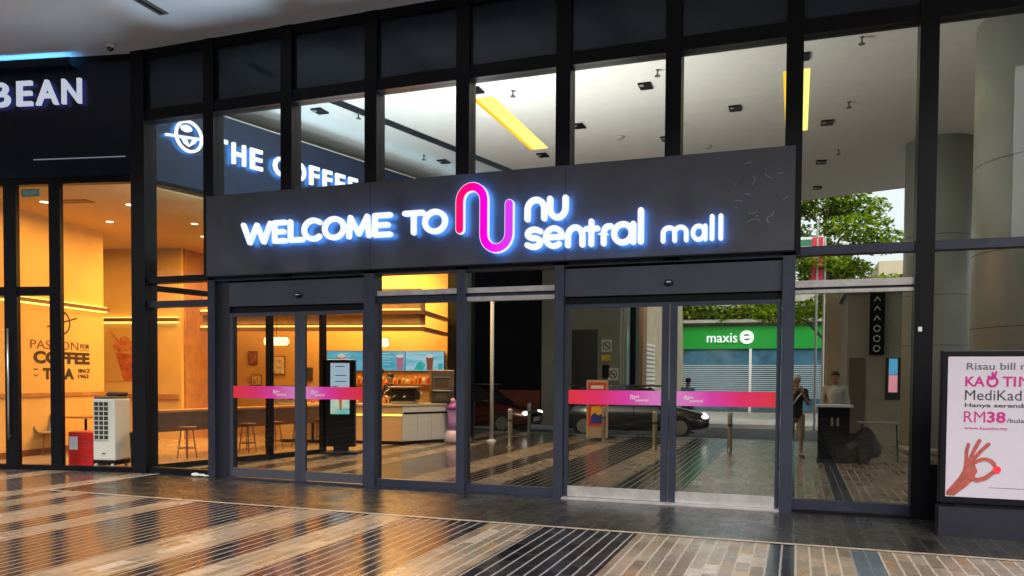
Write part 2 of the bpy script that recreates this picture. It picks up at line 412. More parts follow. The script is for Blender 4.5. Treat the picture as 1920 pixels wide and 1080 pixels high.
b = MB(); b.quad((-300,-300,-.16),(300,-300,-.16),(300,300,-.16),(-300,300,-.16)); struct(b.build('ground', mat('asphalt', (.06,.06,.06), .8, var=.2, vscale=1)))
struct(B('plaza_paving', (-24,-30,-.15), (14,11.4,0), M_pave))
# inside slab
b = MB(); b.quad((-9.42,-1.99,.004),(14,-1.99,.004),(14,-.02,.004),(-9.42,-.02,.004)); struct(b.build('dark_paving_band', M_band))
M_cream = mat('cream_stone_strip', (.34,.28,.21), .35, var=.25, vscale=12)
b = MB(); b.quad((-9.5,-2.06,.006),(14,-2.06,.006),(14,-1.99,.006),(-9.5,-1.99,.006)); b.quad((-9.5,-1.99,.006),(-9.42,-1.99,.006),(-9.42,-.05,.006),(-9.5,-.05,.006)); struct(b.build('paving_border', M_cream))
struct(B('kerb', (-24,11.4,-.16), (14,11.62,.004), mat('kerb_stone', (.3,.29,.27), .8, var=.2)))
struct(B('far_pavement', (-24,19,-.16), (40,60,-.02), mat('pale_pavement', (.42,.40,.37), .8, var=.15, vscale=3)))

# ================================================================ SOFFIT
so = B('canopy_soffit', (-24,-5,SOF), (16,0,SOF+.5), M_soffit); struct(so)
# wedge of soffit in front of coffee facade is the same slab; slot diffuser and camera hang from it
t = empty('slot_diffuser', (-8.45,-1.22,SOF)); tag(t, 'dark linear air slot in the grey outdoor soffit at upper left', 'air vent')
B('frame', (-8.52,-1.55,SOF-.012), (-8.36,-.95,SOF+.01), mat('vent_grey', (.12,.12,.13), .5), t)
B('slot', (-8.46,-1.51,SOF-.016), (-8.42,-.99,SOF-.004), M_black, t)
def dome(name, loc, lab, dk):
    t = empty(name, loc); tag(t, lab, 'security camera')
    b = MB(); b.lathe([(.075,0),(.075,-.05),(.06,-.065),(.001,-.066)], loc); b.build('housing', dk, t, True)
    b = MB(); b.ell((loc[0],loc[1],loc[2]-.062),(.052,.052,.055)); b.build('lens_dome', mat('dome_black', (.01,.01,.012), .08), t, True)
dome('security_camera', (-9.98,-.43,SOF), 'white dome security camera with dark bubble under the outdoor soffit', M_white)

# ================================================================ MAIN FACADE
fac = empty('mall_facade', (-4.2,0,0)); tag(fac, 'black framed glass entrance facade of the mall with sliding doors', 'facade')
def box_f(name, x0, x1, z0, z1, y0, y1, mt, par=fac): return B(name, (x0,y0,z0), (x1,y1,z1), mt, par)
# upper mullions
for k in range(1, 11):
    z0 = 3.0 if k < 8 else 0
    box_f('mullion', KX[k]-.095, KX[k]+.095, z0, SOF, -.10, .14, M_black)
box_f('corner_post', -9.93, -9.66, 0, SOF, -.10, .16, M_black)
# beams between mullions
for k in range(0, 10):
    a = KX[k]+.095 if k else -9.66; c = KX[k+1]-.095
    box_f('beam', a, c, 5.53, 5.70, -.085, .12, M_black)
    box_f('head_frame', a, c, 6.5, SOF, -.085, .12, M_black)
    box_f('spandrel_panel', a, c, 5.70, 6.5, -.03, .03, M_spandrel)
    box_f('glass_pane', a, c, 3.10 if not 1 <= k <= 6 else 3.0, 5.53, -.006, .006, M_glass)
# transoms beside the sign
for k in (0, 7, 8, 9):
    a = KX[k]+.095 if k else -9.66; c = KX[k+1]-.095
    box_f('transom', a, c, 3.0, 3.10, -.07, .10, M_black if k == 0 else M_postd)
# lower zone posts (between doors)
LP = [(-8.43,-8.30,M_postd),(-5.73,-5.56,M_post),(-4.31,-4.19,M_post),(-2.94,-2.82,M_post),(-.17,-.03,M_post)]
for a, c, mm in LP: box_f('door_post', a, c, 0, 3.0, -.12, .10, mm)
box_f('door_jamb', -8.30, -8.08, 0, 3.0, -.05, .12, mat('black_jamb', (.012,.013,.02), .4))
box_f('top_rail', -8.43, -.03, 2.985, 3.05, -.10, .12, M_postd)
# bay 0 (shop bay)
for z0, z1, mm in ((2.62,2.72,M_postd),(0,.10,M_black)):
    box_f('transom', -9.66, -8.43, z0, z1, -.05, .08, mm)
box_f('glass_pane', -9.66, -8.43, .10, 2.62, -.006, .006, M_glass2)
box_f('glass_pane', -9.66, -8.43, 2.72, 3.0, -.006, .006, M_glass2)
# bays 3 and 4 fixed panes
for a, c in ((-5.56,-4.31),(-4.19,-2.94)):
    box_f('light_track', a, c, 2.69, 2.76, -.04, .06, M_silver)
    box_f('light_track', a, c, 2.58, 2.64, -.04, .06, M_silver if c > -3 else M_postd)
    box_f('track_recess', a, c, 2.64, 2.69, -.01, .05, M_postd)
    box_f('bottom_rail', a, c, .02, .12, -.05, .06, M_post)
    box_f('threshold', a, c, 0, .03, -.10, .10, M_postd)
    box_f('glass_pane', a, c, .12, 2.58, -.006, .006, M_glass)
    box_f('glass_pane', a, c, 2.76, 2.985, -.006, .006, M_glass)
# bay 7
box_f('light_track', -.03, 1.225, 2.63, 2.71, -.04, .06, M_silver)
box_f('track_recess', -.03, 1.225, 2.60, 2.63, -.01, .05, M_postd)
box_f('light_track', -.03, 1.225, 2.56, 2.60, -.04, .06, M_silver)
box_f('bottom_rail', -.03, 1.225, .03, .15, -.05, .06, M_postd)
box_f('threshold', -.03, 1.225, 0, .04, -.12, .10, M_black)
box_f('glass_pane', -.03, 1.225, .15, 2.56, -.006, .006, M_glass)
box_f('glass_pane', -.03, 1.225, 2.71, 3.0, -.006, .006, M_glass)
# bays 8, 9
for k in (8, 9):
    a = KX[k]+.095; c = KX[k+1]-.095
    box_f('glass_pane', a, c, .62, 3.0, -.006, .006, M_glass)
    box_f('plinth', a, c, 0, .62, -.06, .08, M_black)
# door headers with sensors
for a, c in ((-8.08,-5.73),(-2.82,-.17)):
    box_f('door_header', a, c, 2.60, 2.955, -.055, .10, M_header)
    box_f('header_shadow_gap', a, c, 2.955, 2.985, -.02, .08, M_black)
    box_f('header_track', a, c, 2.50, 2.60, -.02, .12, M_black)
    cx = (a+c)/2 + (.06 if a < -5 else .0)
    s_ = empty('door_sensor', (cx, -.055, 2.72)); s_.parent = fac; s_.matrix_parent_inverse = fac.matrix_basis.inverted()
    bb = MB(); bb.ell((cx,-.075,2.74),(.062,.035,.035)); bb.build('sensor_body', mat('sensor_black', (.008,.008,.01), .15), s_, True)
    B('sensor_lens', (cx-.018,-.115,2.735), (cx+.022,-.106,2.748), mat('sensor_lens', (.7,.7,.75), .2), s_)
# stripes material (object gradient across x)
def stripe_mat(name, x0, x1, stops, em=.0):
    M = bpy.data.materials.new(name); M.use_nodes = True; t = M.node_tree; b = t.nodes["Principled BSDF"]
    g = N(t, "ShaderNodeNewGeometry"); sx = N(t, "ShaderNodeSeparateXYZ"); mr = N(t, "ShaderNodeMapRange"); cr = N(t, "ShaderNodeValToRGB")
    mr.inputs[1].default_value = x0; mr.inputs[2].default_value = x1
    t.links.new(g.outputs['Position'], sx.inputs[0]); t.links.new(sx.outputs[0], mr.inputs[0]); t.links.new(mr.outputs[0], cr.inputs[0])
    e = cr.color_ramp.elements; e[0].position = stops[0][0]; e[0].color = (*stops[0][1],1); e[1].position = stops[-1][0]; e[1].color = (*stops[-1][1],1)
    for p, c in stops[1:-1]: q = e.new(p); q.color = (*c,1)
    if em:
        t.nodes.remove(b); em_ = N(t, "ShaderNodeEmission"); em_.inputs[1].default_value = em*EK
        t.links.new(cr.outputs[0], em_.inputs[0]); t.links.new(em_.outputs[0], t.nodes['Material Output'].inputs[0])
    else:
        t.links.new(cr.outputs[0], b.inputs['Base Color']); b.inputs['Roughness'].default_value = .3
    return M
def door_leaf(a, c, flip, rail):
    """one sliding leaf; flip: the outer (wall) side is on the right"""
    d = empty('sliding_door', ((a+c)/2, -.03, 0)); d.parent = fac; d.matrix_parent_inverse = fac.matrix_basis.inverted()
    st = .088
    fr = MB()
    lx = (a, a+.05) if not flip else (a, a+st); rx = (c-st, c) if not flip else (c-.05, c)
    fr.box((lx[0],-.055,.02),(lx[1],-.01,2.50)); fr.box((rx[0],-.055,.02),(rx[1],-.01,2.50)); fr.box((lx[1],-.052,2.45),(rx[0],-.012,2.50))
    fr.build('door_frame', M_post if rail is M_silver else mat('door_grey', (.06,.063,.085), .4, metal=.4), d)
    B('bottom_rail', (lx[1],-.058,.035), (rx[0],-.012,.165), rail, d)
    B('door_glass', (lx[1],-.036,.165), (rx[0],-.026,2.45), M_glass, d)
    cols = [(0,(.72,.035,.05)),(.35,(.70,.03,.14)),(.65,(.66,.05,.38)),(1,(.66,.22,.55))]
    x0, x1 = lx[1], rx[0]
    mt = stripe_mat('pink_stripe', x0, x1, cols) if not flip else stripe_mat('pink_stripe', x1, x0, cols)
    s_ = B('safety_stripe', (x0+.002,-.044,1.225), (x1-.002,-.038,1.405), mt, d)
    lg = (x1-.38, x1-.13) if not flip else (x0+.10, x0+.35)
    w = MB(FF); sc = .045; ox = lg[0]; oz = 1.325; pts = [(ox, oz-.025),(ox,oz+.005)] + arc(ox+.012,oz+.01,.012,.014,180,0,6) + [(ox+.024,oz-.01)] + arc(ox+.036,oz-.012,.012,.014,180,360,6) + [(ox+.048,oz+.015)]
    w.ribbon(pts, .009, .046, .048); w.build('stripe_logo', M_white, s_)
    T('stripe_lettering', 'nu', ox+.06, ox+.105, 1.315, 1.34, FF, M_white, s_, .002, .01, .046)
    T('stripe_lettering', 'sentral', ox+.06, ox+.22, 1.27, 1.305, FF, M_white, s_, .002, .01, .046)
    return d
dk = mat('dark_rail', (.07,.073,.09), .45, metal=.3)
door_leaf(-8.075, -6.83, False, dk); door_leaf(-6.825, -5.735, True, dk)
door_leaf(-2.815, -1.485, False, M_silver); door_leaf(-1.475, -.175, True, M_silver)
box_f('threshold', -8.08, -5.73, 0, .022, -.14, .12, M_postd)
box_f('threshold', -2.82, -.17, 0, .026, -.16, .12, M_silver)
# notices on the bay 7 glass
st_ = B('blue_sticker', (.985,-.014,1.62), (1.075,-.008,1.80), mat('sticker_blue', (.05,.32,.55), .5), fac)
B('pink_sticker', (.985,-.014,1.42), (1.075,-.008,1.615), mat('sticker_pink', (.62,.25,.30), .5), fac)
B('small_white_tag', (1.262,-.108,2.10), (1.30,-.1005,2.15), M_white, fac)

# ---------------------------------------------------------------- the illuminated sign
sg = empty('mall_sign', (-4.2,-.15,3.06)); tag(sg, 'wide charcoal sign band over the doors with glowing welcome lettering and pink loop logo', 'sign')
B('sign_panel', (-8.42,-.15,3.055), (-.05,-.101,4.255), M_fascia, sg)
B('bottom_trim', (-8.42,-.165,3.035), (-.05,-.101,3.054), M_black, sg)
SF = frame((0,-.15,0), (1,0,0), (0,0,1))
kw = dict(z0=.07, z1=.115)
for ch, a, c in (('W',-7.70,-7.16),('E',-7.16,-6.90),('L',-6.89,-6.61),('C',-6.66,-6.31),('O',-6.32,-5.94),('M',-5.93,-5.54),('E',-5.52,-5.21),('T',-5.06,-4.72),('O',-4.76,-4.39)):
    letter(ch, a, c, 3.465, 3.80, .074, SF, sg, cap=5, **kw)
for ch, a, c, z0, z1, w in (('n',-3.31,-3.01,3.545,3.86,.085),('u',-3.01,-2.73,3.545,3.86,.085),
    ('s',-3.31,-3.06,3.19,3.485,.082),('e',-3.06,-2.775,3.19,3.485,.078),('n',-2.77,-2.51,3.19,3.48,.08),('t',-2.53,-2.32,3.19,3.46,.075),('r',-2.31,-2.15,3.19,3.48,.078),('a',-2.18,-1.87,3.19,3.485,.08),('l',-1.85,-1.77,3.19,3.64,.08),
    ('m',-1.57,-1.24,3.19,3.40,.06),('a',-1.215,-1.02,3.19,3.40,.056),('l',-.995,-.93,3.19,3.505,.06),('l',-.895,-.83,3.19,3.505,.06)):
    letter(ch, a, c, z0, z1, w*.9, SF, sg, cap=6, **kw)
lx1, lx2, lx3 = -4.20, -3.86, -3.51
path = [(lx1,3.50),(lx1,3.85)] + arc((lx1+lx2)/2,3.86,(lx2-lx1)/2,.185,180,0,14) + [(lx2,3.70),(lx2,3.45)] + arc((lx2+lx3)/2,3.42,(lx3-lx2)/2,.19,180,360,14) + [(lx3,3.60),(lx3,3.79)]
lg = MB(SF); lg.mi = 2; lg.ribbon(path, .12, .075, .135, 8, mf=0, mb=1); LO = lg.build('logo_body', [M_led, M_halo, M_ledside], sg)
M_logo = stripe_mat('logo_gradient', lx1-.05, lx3+.05, [(0,(1.0,.005,.13)),(.3,(1.0,.0,.32)),(.55,(1.0,.0,.85)),(1,(.68,.05,.9))], em=1.0)
lg = MB(SF); lg.ribbon(path, .105, .136, .14, 8); lg.build('logo_face', M_logo, LO)
# torn poster residue on the right of the sign panel
M_scuff = mat('scuff_grey', (.20,.20,.21), .7)
for i in range(16):
    rs = MB(SF); a0 = random.uniform(0,360); cx = -.55+random.uniform(-.22,.35); cz = 3.72+random.uniform(-.4,.42); r = random.uniform(.03,.14)
    rs.ribbon(arc(cx,cz,r,r*.8,a0,a0+random.uniform(30,110),6), random.uniform(.005,.011), .001+.0002*i, .0022+.0002*i, 2); rs.build('paint_scuff', M_scuff, sg)
for x in (-5.61,-2.80): B('panel_seam', (x-.0025,-.1515,3.056), (x+.0025,-.1501,4.254), M_black, sg)

# ================================================================ COFFEE SHOP OUTER FRONT (left)
cf = empty('coffee_shop', (-11.1,-.23,0)); tag(cf, 'coffee shop with black framed glazing, navy sign band and warm orange interior', 'shop')
def lbox(name, u0, u1, z0, z1, v0, v1, mt, par): return MB(LF).box((u0,v0,z0),(u1,v1,z1)).build(name, mt, par)
lbox('sign_band', -9, -.03, 4.73, 6.50, -.06, .10, M_navy, cf)
lbox('band_cap', -9, -.03, 6.50, SOF-.01, -.03, .10, M_black, cf)
lbox('led_strip', -1.75, -.14, 5.005, 5.02, -.075, -.061, emis('dim_led', (.5,.45,.6), .35), cf)
lbox('top_frame', -9, -.03, 4.62, 4.73, -.05, .09, M_black, cf)
for a, c in ((-1.5,-1.30),(-2.32,-2.09),(-3.7,-3.5),(-5.2,-5.0)): lbox('mullion', a, c, 0, 4.62, -.06, .02, M_black, cf)
lbox('transom', -9, -1.5, 2.84, 2.98, -.05, .07, M_black, cf)
lbox('bottom_rail', -9, -.03, 0, .08, -.055, .07, M_black, cf)
lbox('glass_pane', -1.30, -.04, .08, 4.62, -.006, .006, M_glass2, cf)
lbox('glass_pane', -2.09, -1.50, 2.98, 4.62, -.006, .006, M_glass2, cf)
lbox('glass_pane', -2.09, -1.50, .08, 2.84, -.006, .006, M_glass2, cf)
lbox('glass_pane', -3.5, -2.32, .08, 2.84, -.006, .006, M_glass2, cf)
lbox('glass_pane', -3.5, -2.32, 2.98, 4.62, -.006, .006, M_glass2, cf)
lbox('glass_pane', -9, -3.7, .08, 4.62, -.007, .007, M_glass2, cf)
lbox('cove_lip', -9, -1.0, 6.44, 6.56, -.20, -.185, M_navy, cf); lbox('cove_shelf', -9, -1.0, 6.44, 6.455, -.184, -.061, M_navy, cf)
lbox('blue_cove', -9, -1.02, 6.456, 6.465, -.17, -.08, emis('blue_cove', (.15,.55,1.0), 9), cf)
hb = MB(LF); hb.tube([(-2.21,-.12,.50),(-2.21,-.12,2.30)], .016); hb.tube([(-2.21,-.06,.55),(-2.21,-.12,.55)], .01); hb.tube([(-2.21,-.06,2.2),(-2.21,-.12,2.2)], .01)
hb.build('door_handle', M_steel, cf, True)
ex = lbox('exit_notice', -2.02, -1.70, 4.44, 4.56, -.02, -.008, mat('notice_green', (.10,.28,.22), .5), cf)
TF = frame(P0 + V1*(-.021), U1, (0,0,1))
T('notice_lettering', 'KELUAR', -1.98, -1.74, 4.465, 4.535, TF, mat('notice_pale', (.5,.65,.58), .5), ex, .002)
BF = frame(P0 + V1*(-.06), U1, (0,0,1))
bs = empty('coffee_shop_sign', tuple(P0 + U1*(-1.7) + Vector((0,0,5.9)) + V1*(-.08))); tag(bs, 'backlit white letters BEAN on the navy band at the far left', 'sign')
M_dimled = emis('letter_grey_white', (.50,.53,.62), 1.0)
for ch, a, c in (('B',-2.42,-2.12),('E',-1.99,-1.72),('A',-1.65,-1.26),('N',-1.19,-.86)):
    T('letter', ch, a, c, 5.86, 6.25, BF, M_dimled, bs, .05, .015, .03, back=emis('led_blue_weak', (.08,.12,1.0), 3.0))

# ================================================================ INNER COFFEE WALL (faces the concourse)
iw = cf
def cbox(name, s0, s1, z0, z1, n0, n1, mt, par): return MB(CF).box((s0,z0,n0),(s1,z1,n1)).build(name, mt, par)
cbox('sign_band', .05, 11.5, 4.73, 6.10, -.20, 0, mat('navy_inner_panel', (.012,.022,.05), .35, spec=.4, var=.2), iw)
cbox('band_soffit', .05, 11.5, 4.66, 4.73, -.20, -.01, M_black, iw)
for s_ in (1.55, 2.62, 3.95): cbox('mullion', s_, s_+.10, 0, 4.66, -.12, -.01, M_black, iw)
cbox('bottom_rail', .15, 4.0, 0, .09, -.11, -.02, M_black, iw)
cbox('top_rail', .15, 4.0, 2.93, 3.02, -.11, -.02, M_black, iw)
cbox('glass_pane', .15, 3.95, .09, 2.93, -.065, -.055, M_glassin, iw)
cbox('glass_pane', .15, 3.95, 3.02, 4.66, -.065, -.055, M_glassin, iw)
cbox('end_wall', 8.35, 9.1, 0, 4.66, -.3, -.01, M_void, iw)
tb = empty('inner_shop_sign', tuple(P0 + SD*3 + Vector((0,0,5.5)))); tag(tb, 'glowing white THE COFFEE lettering with round bean emblem seen through the upper panes', 'sign')
for ch, a, c in (('T',1.34,1.66),('H',1.72,2.04),('E',2.11,2.41),('C',2.62,3.0),('O',3.04,3.44),('F',3.50,3.78),('F',3.85,4.12),('E',4.19,4.48),('E',4.55,4.84),('B',5.3,5.62),('E',5.7,5.98),('A',6.0,6.4),('N',6.46,6.8)):
    T('letter', ch, a+.02, c-.02, 5.30, 5.67, CF, M_led2, tb, .05, .02, .06, back=M_halo2)
em = MB(CF)
cx, cz = .90, 5.555
em.mi = 2
em.ribbon(arc(cx,cz,.24,.245,0,180,18), .042, .05, .09, 2, mf=0, mb=1); em.ribbon(arc(cx,cz,.24,.245,180,360,18), .042, .0508, .0908, 2, mf=0, mb=1)
em.ribbon([(cx-.42,cz-.07),(cx,cz-.02),(cx+.42,cz+.03)], .036, .0515, .0915, 3, mf=0, mb=1)
em.prism([(cx-.05+x*.10, cz+.12+y*.055) for x, y in arc(0,0,1,1,0,345,14)], .05, .09)
em.prism([(cx,cz-.17),(cx+.10,cz-.10),(cx+.15,cz-.02),(cx+.06,cz-.05)], .05, .09); em.prism([(cx,cz-.17),(cx-.05,cz-.06),(cx-.14,cz-.05),(cx-.09,cz-.13)], .05, .0905)
em.build('bean_emblem', [M_led2, M_halo2, M_led2], tb)
# cove light on top of the band
cv = empty('cove_light', tuple(P0 + SD*5 + Vector((0,0,6.12)))); tag(cv, 'cool white cove light running along the top of the inner navy sign band', 'light fitting')
cbox('trough', .1, 11.3, 6.101, 6.13, -.15, -.02, M_white, cv)
cbox('led_line', .15, 11.25, 6.131, 6.14, -.11, -.05, emis('cove_cool', (.55,.82,1.0), 9), cv)

# ================================================================ CONCOURSE CEILING
b = MB(); b.prism([(-24,.16),(16,.16),(16,10.5),(2.89,13.3),(-.13,14.17),(-24,20)], SOF, SOF+.5); ce = b.build('concourse_ceiling', M_ceil); struct(ce)
cbox_ = MB(CF); cbox_.box((1.3,SOF-.004,.95),(12.5,SOF-.001,1.22)); st = cbox_.build('ceiling_slot', M_black); tag(st, 'long black slot in the concourse ceiling running parallel to the coffee sign', 'ceiling slot')
def yel(loc, lab, w=.42, l=3.4):
    t = empty('light_trough', loc); tag(t, lab, 'ceiling light', 'recessed yellow light troughs')
    x, y, z = loc; r = .018
    B('diffuser', (x-w/2+.08,y-l/2,z-.004), (x+w/2,y+l/2,z-.001), MATS.get('ye') or yemat(), t)
    B('trough_side', (x-w/2,y-l/2,z-.005), (x-w/2+.079,y+l/2,z-.001), emis('trough_amber', (1.0,.62,.03), 1.6), t)
def yemat():
    M = emis('ye', (1.0,.80,.22), 2.0); return M
yel((-5.44,5.25,SOF), 'yellow light trough in the ceiling above the loop logo'); yel((-.08,5.7,SOF), 'yellow light trough in the ceiling above the right end of the sign')
DL = [(-8.64,3.21,'second upper pane, beside the black slot'),(-7.87,7.18,'third upper pane near its lower edge'),(-5.40,3.15,'fourth upper pane at its top left, above the yellow trough'),(-5.5,7.4,'fourth upper pane just below the yellow trough'),
 (-4.19,5.64,'fifth upper pane at its left'),(-2.54,3.9,'fifth upper pane near its top right'),(-2.66,7.04,'fifth upper pane against its right mullion'),(-1.16,5.56,'sixth upper pane, the only one in its middle'),
 (.48,6.99,'seventh upper pane, middle one of three in a column'),(.46,9.98,'seventh upper pane, below the middle one'),(.44,12.6,'seventh upper pane, farthest above the trees'),(.0,3.45,'seventh upper pane, at the top of the yellow trough'),(-8.0,3.1+8,'third upper pane, deepest in the hall')]
d0 = None
for i, (x, y, w) in enumerate(DL):
    if d0 is None:
        d0 = empty('downlight', (0,0,SOF)); dd = MB(); dd.box((-.11,-.15,SOF-.03),(.11,.15,SOF-.001)); dd.build('housing', M_black, d0)
        B('lamp', (-.09,-.12,SOF-.034), (-.02,-.04,SOF-.031), mat('lamp_dull', (.35,.37,.4), .3), d0); o = d0
    else: o = copy_tree(d0)
    o.location = (x, y, SOF); tag(o, 'black square downlight in the ' + w, 'downlight', 'square black downlights in the concourse ceiling')
SP = [(-8.02,3.59,'second upper pane'),(-8.1,6.6,'third upper pane'),(-4.8,3.41,'fourth upper pane'),(-2.23,3.28,'fifth upper pane'),(-2.23,6.14,'sixth upper pane'),(.83,3.0,'seventh upper pane, nearest the beam'),(.82,5.91,'seventh upper pane, halfway down'),(.79,9.08,'seventh upper pane, above the tree')]
s0 = None
for x, y, w in SP:
    if s0 is None:
        s0 = empty('sprinkler', (0,0,SOF)); q = MB(); q.lathe([(.035,0),(.035,-.008),(.012,-.012),(.012,-.07),(.02,-.075),(.02,-.085)], (0,0,SOF), 12); q.build('pipe', mat('sprinkler_grey', (.10,.10,.09), .5), s0, True)
        q = MB(); q.lathe([(.001,-.10),(.05,-.10),(.05,-.108),(.001,-.108)], (0,0,SOF), 12); q.build('deflector', mat('sprinkler_grey'), s0); o = s0
    else: o = copy_tree(s0)
    o.location = (x, y, SOF); tag(o, 'small ceiling sprinkler seen through the ' + w, 'sprinkler', 'sprinklers in the concourse ceiling')
for nm, loc, lab in (('smoke_detector', (-3.56,6.63,SOF), 'small round smoke detector in the ceiling above the word nu'), ('ceiling_speaker', (-1.91,7.9,SOF), 'round pale ceiling speaker close above the sign in the sixth upper pane')):
    q = MB(); q.lathe([(.10,0),(.10,-.02),(.07,-.05),(.001,-.052)], loc, 18); tag(q.build(nm, mat('detector_cream', (.5,.48,.4), .5), smooth=True), lab, nm.replace('_',' '))
def area(name, loc, energy, size, col, rot=(0,0,0), sy=None):
    l = bpy.data.lights.new(name, 'AREA'); l.energy = energy*EK; l.size = size; l.color = col
    if sy: l.shape = 'RECTANGLE'; l.size_y = sy
    o = bpy.data.objects.new(name, l); COL.objects.link(o); o.location = loc; o.rotation_euler = rot; return o
# fill lamps added out of sight behind the sign to brighten the ceiling
area('ceiling_fill', (-7.6,1.6,3.3), 210, .5, (.6,.85,1.0), (PI,0,0), 2.2); area('ceiling_fill', (-5.4,2.2,3.3), 220, .5, (.95,.97,.96), (PI,0,0), 2.2)
area('ceiling_fill', (-3.2,2.2,3.3), 150, .5, (1,.95,.86), (PI,0,0), 2.2); area('ceiling_fill', (-1.0,2.4,3.3), 14, .5, (1,.94,.82), (PI,0,0), 2.2)

# ================================================================ SHOP INTERIOR
sh = cf
fl = MB(LF); fl.quad((-10,.09,.003),(-.1,.09,.003),(3.3,8.5,.003),(-10,8.5,.003)); fl.build('floor', M_shopfloor, sh)
fl = MB(LF); fl.box((-10,.10,4.64),(.0,8.6,4.72)); fl.prism([(0,.5),(3.3,8.6),(0,8.6)], 4.641, 4.719); fl.build('ceiling', M_shopceil, sh)
lbox('back_wall', -3.05, 3.74, 0, 4.64, 8.5, 8.6, M_shopwall, sh)
lbox('picture_wall', -9, -3.0, 0, 4.64, 6.2, 6.3, M_shopwall, sh)
lbox('return_wall', -3.05, -2.95, 0, 4.64, 6.3, 8.5, M_shopwood, sh)
lbox('partition', -3.75, -3.55, 0, 4.64, .75, 4.1, M_shopwall, sh)
lbox('left_wall', -10, -9.9, 0, 4.64, .1, 8.5, M_shopwall, sh)
# rails and coves on the partition and picture wall
def cove(u0, u1, v0, v1, z):
    lbox('beam', u0, u1, z, z+.10, v0, v1, M_beam, sh)
lbox('beam', -3.55, -3.42, 2.93, 3.0, .8, 4.14, M_beam, sh); lbox('cove_strip', -3.549, -3.46, 3.001, 3.02, .8, 4.1, M_cove, sh); lbox('cove_strip', -3.549, -3.46, 2.905, 2.929, .8, 4.1, M_cove, sh)
lbox('beam', -9, -3.05, 2.86, 2.95, 6.06, 6.2, M_beam, sh); lbox('cove_strip', -9, -3.05, 2.951, 2.97, 6.10, 6.199, M_cove, sh); lbox('cove_strip', -9, -3.05, 2.83, 2.859, 6.10, 6.199, M_cove, sh)
lbox('dado_rail', -3.55, -3.52, 1.12, 1.20, .75, 4.1, M_shopwood, sh); lbox('dado_rail', -9, -3.05, .98, 1.10, 6.16, 6.2, M_shopwood, sh)
lbox('skirting', -3.55, -3.52, 0, .12, .75, 4.1, M_beam, sh)
# hanging bulkhead over the counter with cove lines
for z in (2.62, 3.0):
    lbox('bulkhead_beam', -2.4, 3.0, z, z+.09, 6.0, 6.12, M_beam, sh); lbox('bulkhead_cove', -2.4, 3.0, z+.095, z+.13, 6.02, 6.10, M_cove, sh)
    lbox('bulkhead_beam', 3.0, 3.12, z, z+.09, 6.0, 8.4, M_beam, sh)
lbox('bulkhead', -2.4, 2.98, 2.79, 3.6, 6.14, 6.6, M_shopwood, sh)
# PASSION lettering
WF = frame(P0 + U1*(-3.549), V1, (0,0,1))
wt = empty('wall_lettering', tuple(P0 + U1*(-3.54) + V1*2.8 + Vector((0,0,2)))); tag(wt, 'dark slogan lettering and round emblem on the tan shop wall at far left', 'wall sign')
for body, a, c, z0, z1, bo in (('PASSION',1.97,3.30,2.06,2.23,.0),('FOR',3.36,3.64,2.10,2.20,.03),('COFFEE',2.04,3.64,1.77,2.02,.05),('T E A',2.29,3.16,1.46,1.69,.05),('SINCE',3.28,3.64,1.60,1.68,.03),('1963',3.28,3.60,1.48,1.57,.03)):
    T('wording', body, a, c, z0, z1, WF, M_darktext if bo else M_beam, wt, .004, bo)
ww = MB(WF); ww.ribbon([(3.36,2.065),(3.64,2.065)], .012, 0, .004, 2); ww.ribbon(arc(2.11,1.58,.05,.05,200,340,6), .014, 0, .004); ww.ribbon([(2.05,1.66),(2.15,1.66)], .02, 0, .004)
ww.ribbon(arc(2.83,2.60,.22,.22,0,180,16), .035, 0, .004, 2); ww.ribbon(arc(2.83,2.60,.22,.22,180,360,16), .035, 0, .0045, 2); ww.ribbon([(2.42,2.50),(3.25,2.72)], .03, 0, .005, 2)
ww.build('emblem', M_darktext, wt)
# drink picture
PF = frame(P0 + V1*6.199, U1, (0,0,1)); pp = empty('drink_mural', tuple(P0 + V1*6.19 + U1*(-4.5) + Vector((0,0,2)))); tag(pp, 'orange mural of an iced drink with straw on the back shop wall', 'wall picture')
q = MB(PF); q.box((-5.0,1.40,0),(-3.6,2.72,.008)); q.build('panel', mat('mural_tan', (.55,.33,.11), .6), pp)
q = MB(PF); q.prism([(-4.75,2.12),(-4.05,2.06),(-4.18,1.42),(-4.52,1.42)], .009, .014); q.build('glass_shape', mat('mural_red', (.42,.10,.03), .6, var=.4, vscale=8), pp)
q = MB(PF)
for i in range(9): q.prism([(x,y) for x, y in arc(-4.42+random.uniform(-.26,.24), 2.26+random.uniform(-.12,.2), .13, .09, 0, 340, 9)], .010+i*.0006, .015+i*.0006)
q.ribbon([(-4.86,2.62),(-4.66,2.38)], .05, .016, .02); q.build('cream_swirl', mat('mural_orange', (.46,.16,.05), .6, var=.35, vscale=10), pp)
# ceiling downlights of the shop
SDL = ['nearest the glazed door', 'just inside the wide left pane', 'deep behind the slogan wall', 'beside the top of the slogan wall', 'middle of the room behind the corner post', 'near the far end of the slogan wall', 'in front of the drink mural side', 'above the long bar table', 'above the left end of the counter', 'between bar table and counter', 'above the espresso machine', 'above the syrup bottles']
l0 = None
for i, (u, v) in enumerate([(-2.6,1.2),(-1.2,1.6),(-4.6,2.6),(-2.6,3.0),(-1.0,3.4),(-2.9,4.4),(-1.6,4.8),(.3,3.6),(-.4,5.4),(.8,5.0),(1.4,6.6),(0,6.6)]):
    p = LF @ Vector((u, v, 4.638))
    if l0 is None:
        l0 = empty('shop_downlight', p); q = MB(); q.lathe([(.001,0),(.07,0),(.07,-.006),(.001,-.006)], p, 12); q.build('lamp', emis('lamp_hot', (1,.85,.55), 4), l0); o = l0
    else: o = copy_tree(l0); o.location = p
    tag(o, 'small round downlight in the coffee shop ceiling, ' + SDL[i], 'downlight', 'round downlights in the coffee shop ceiling')
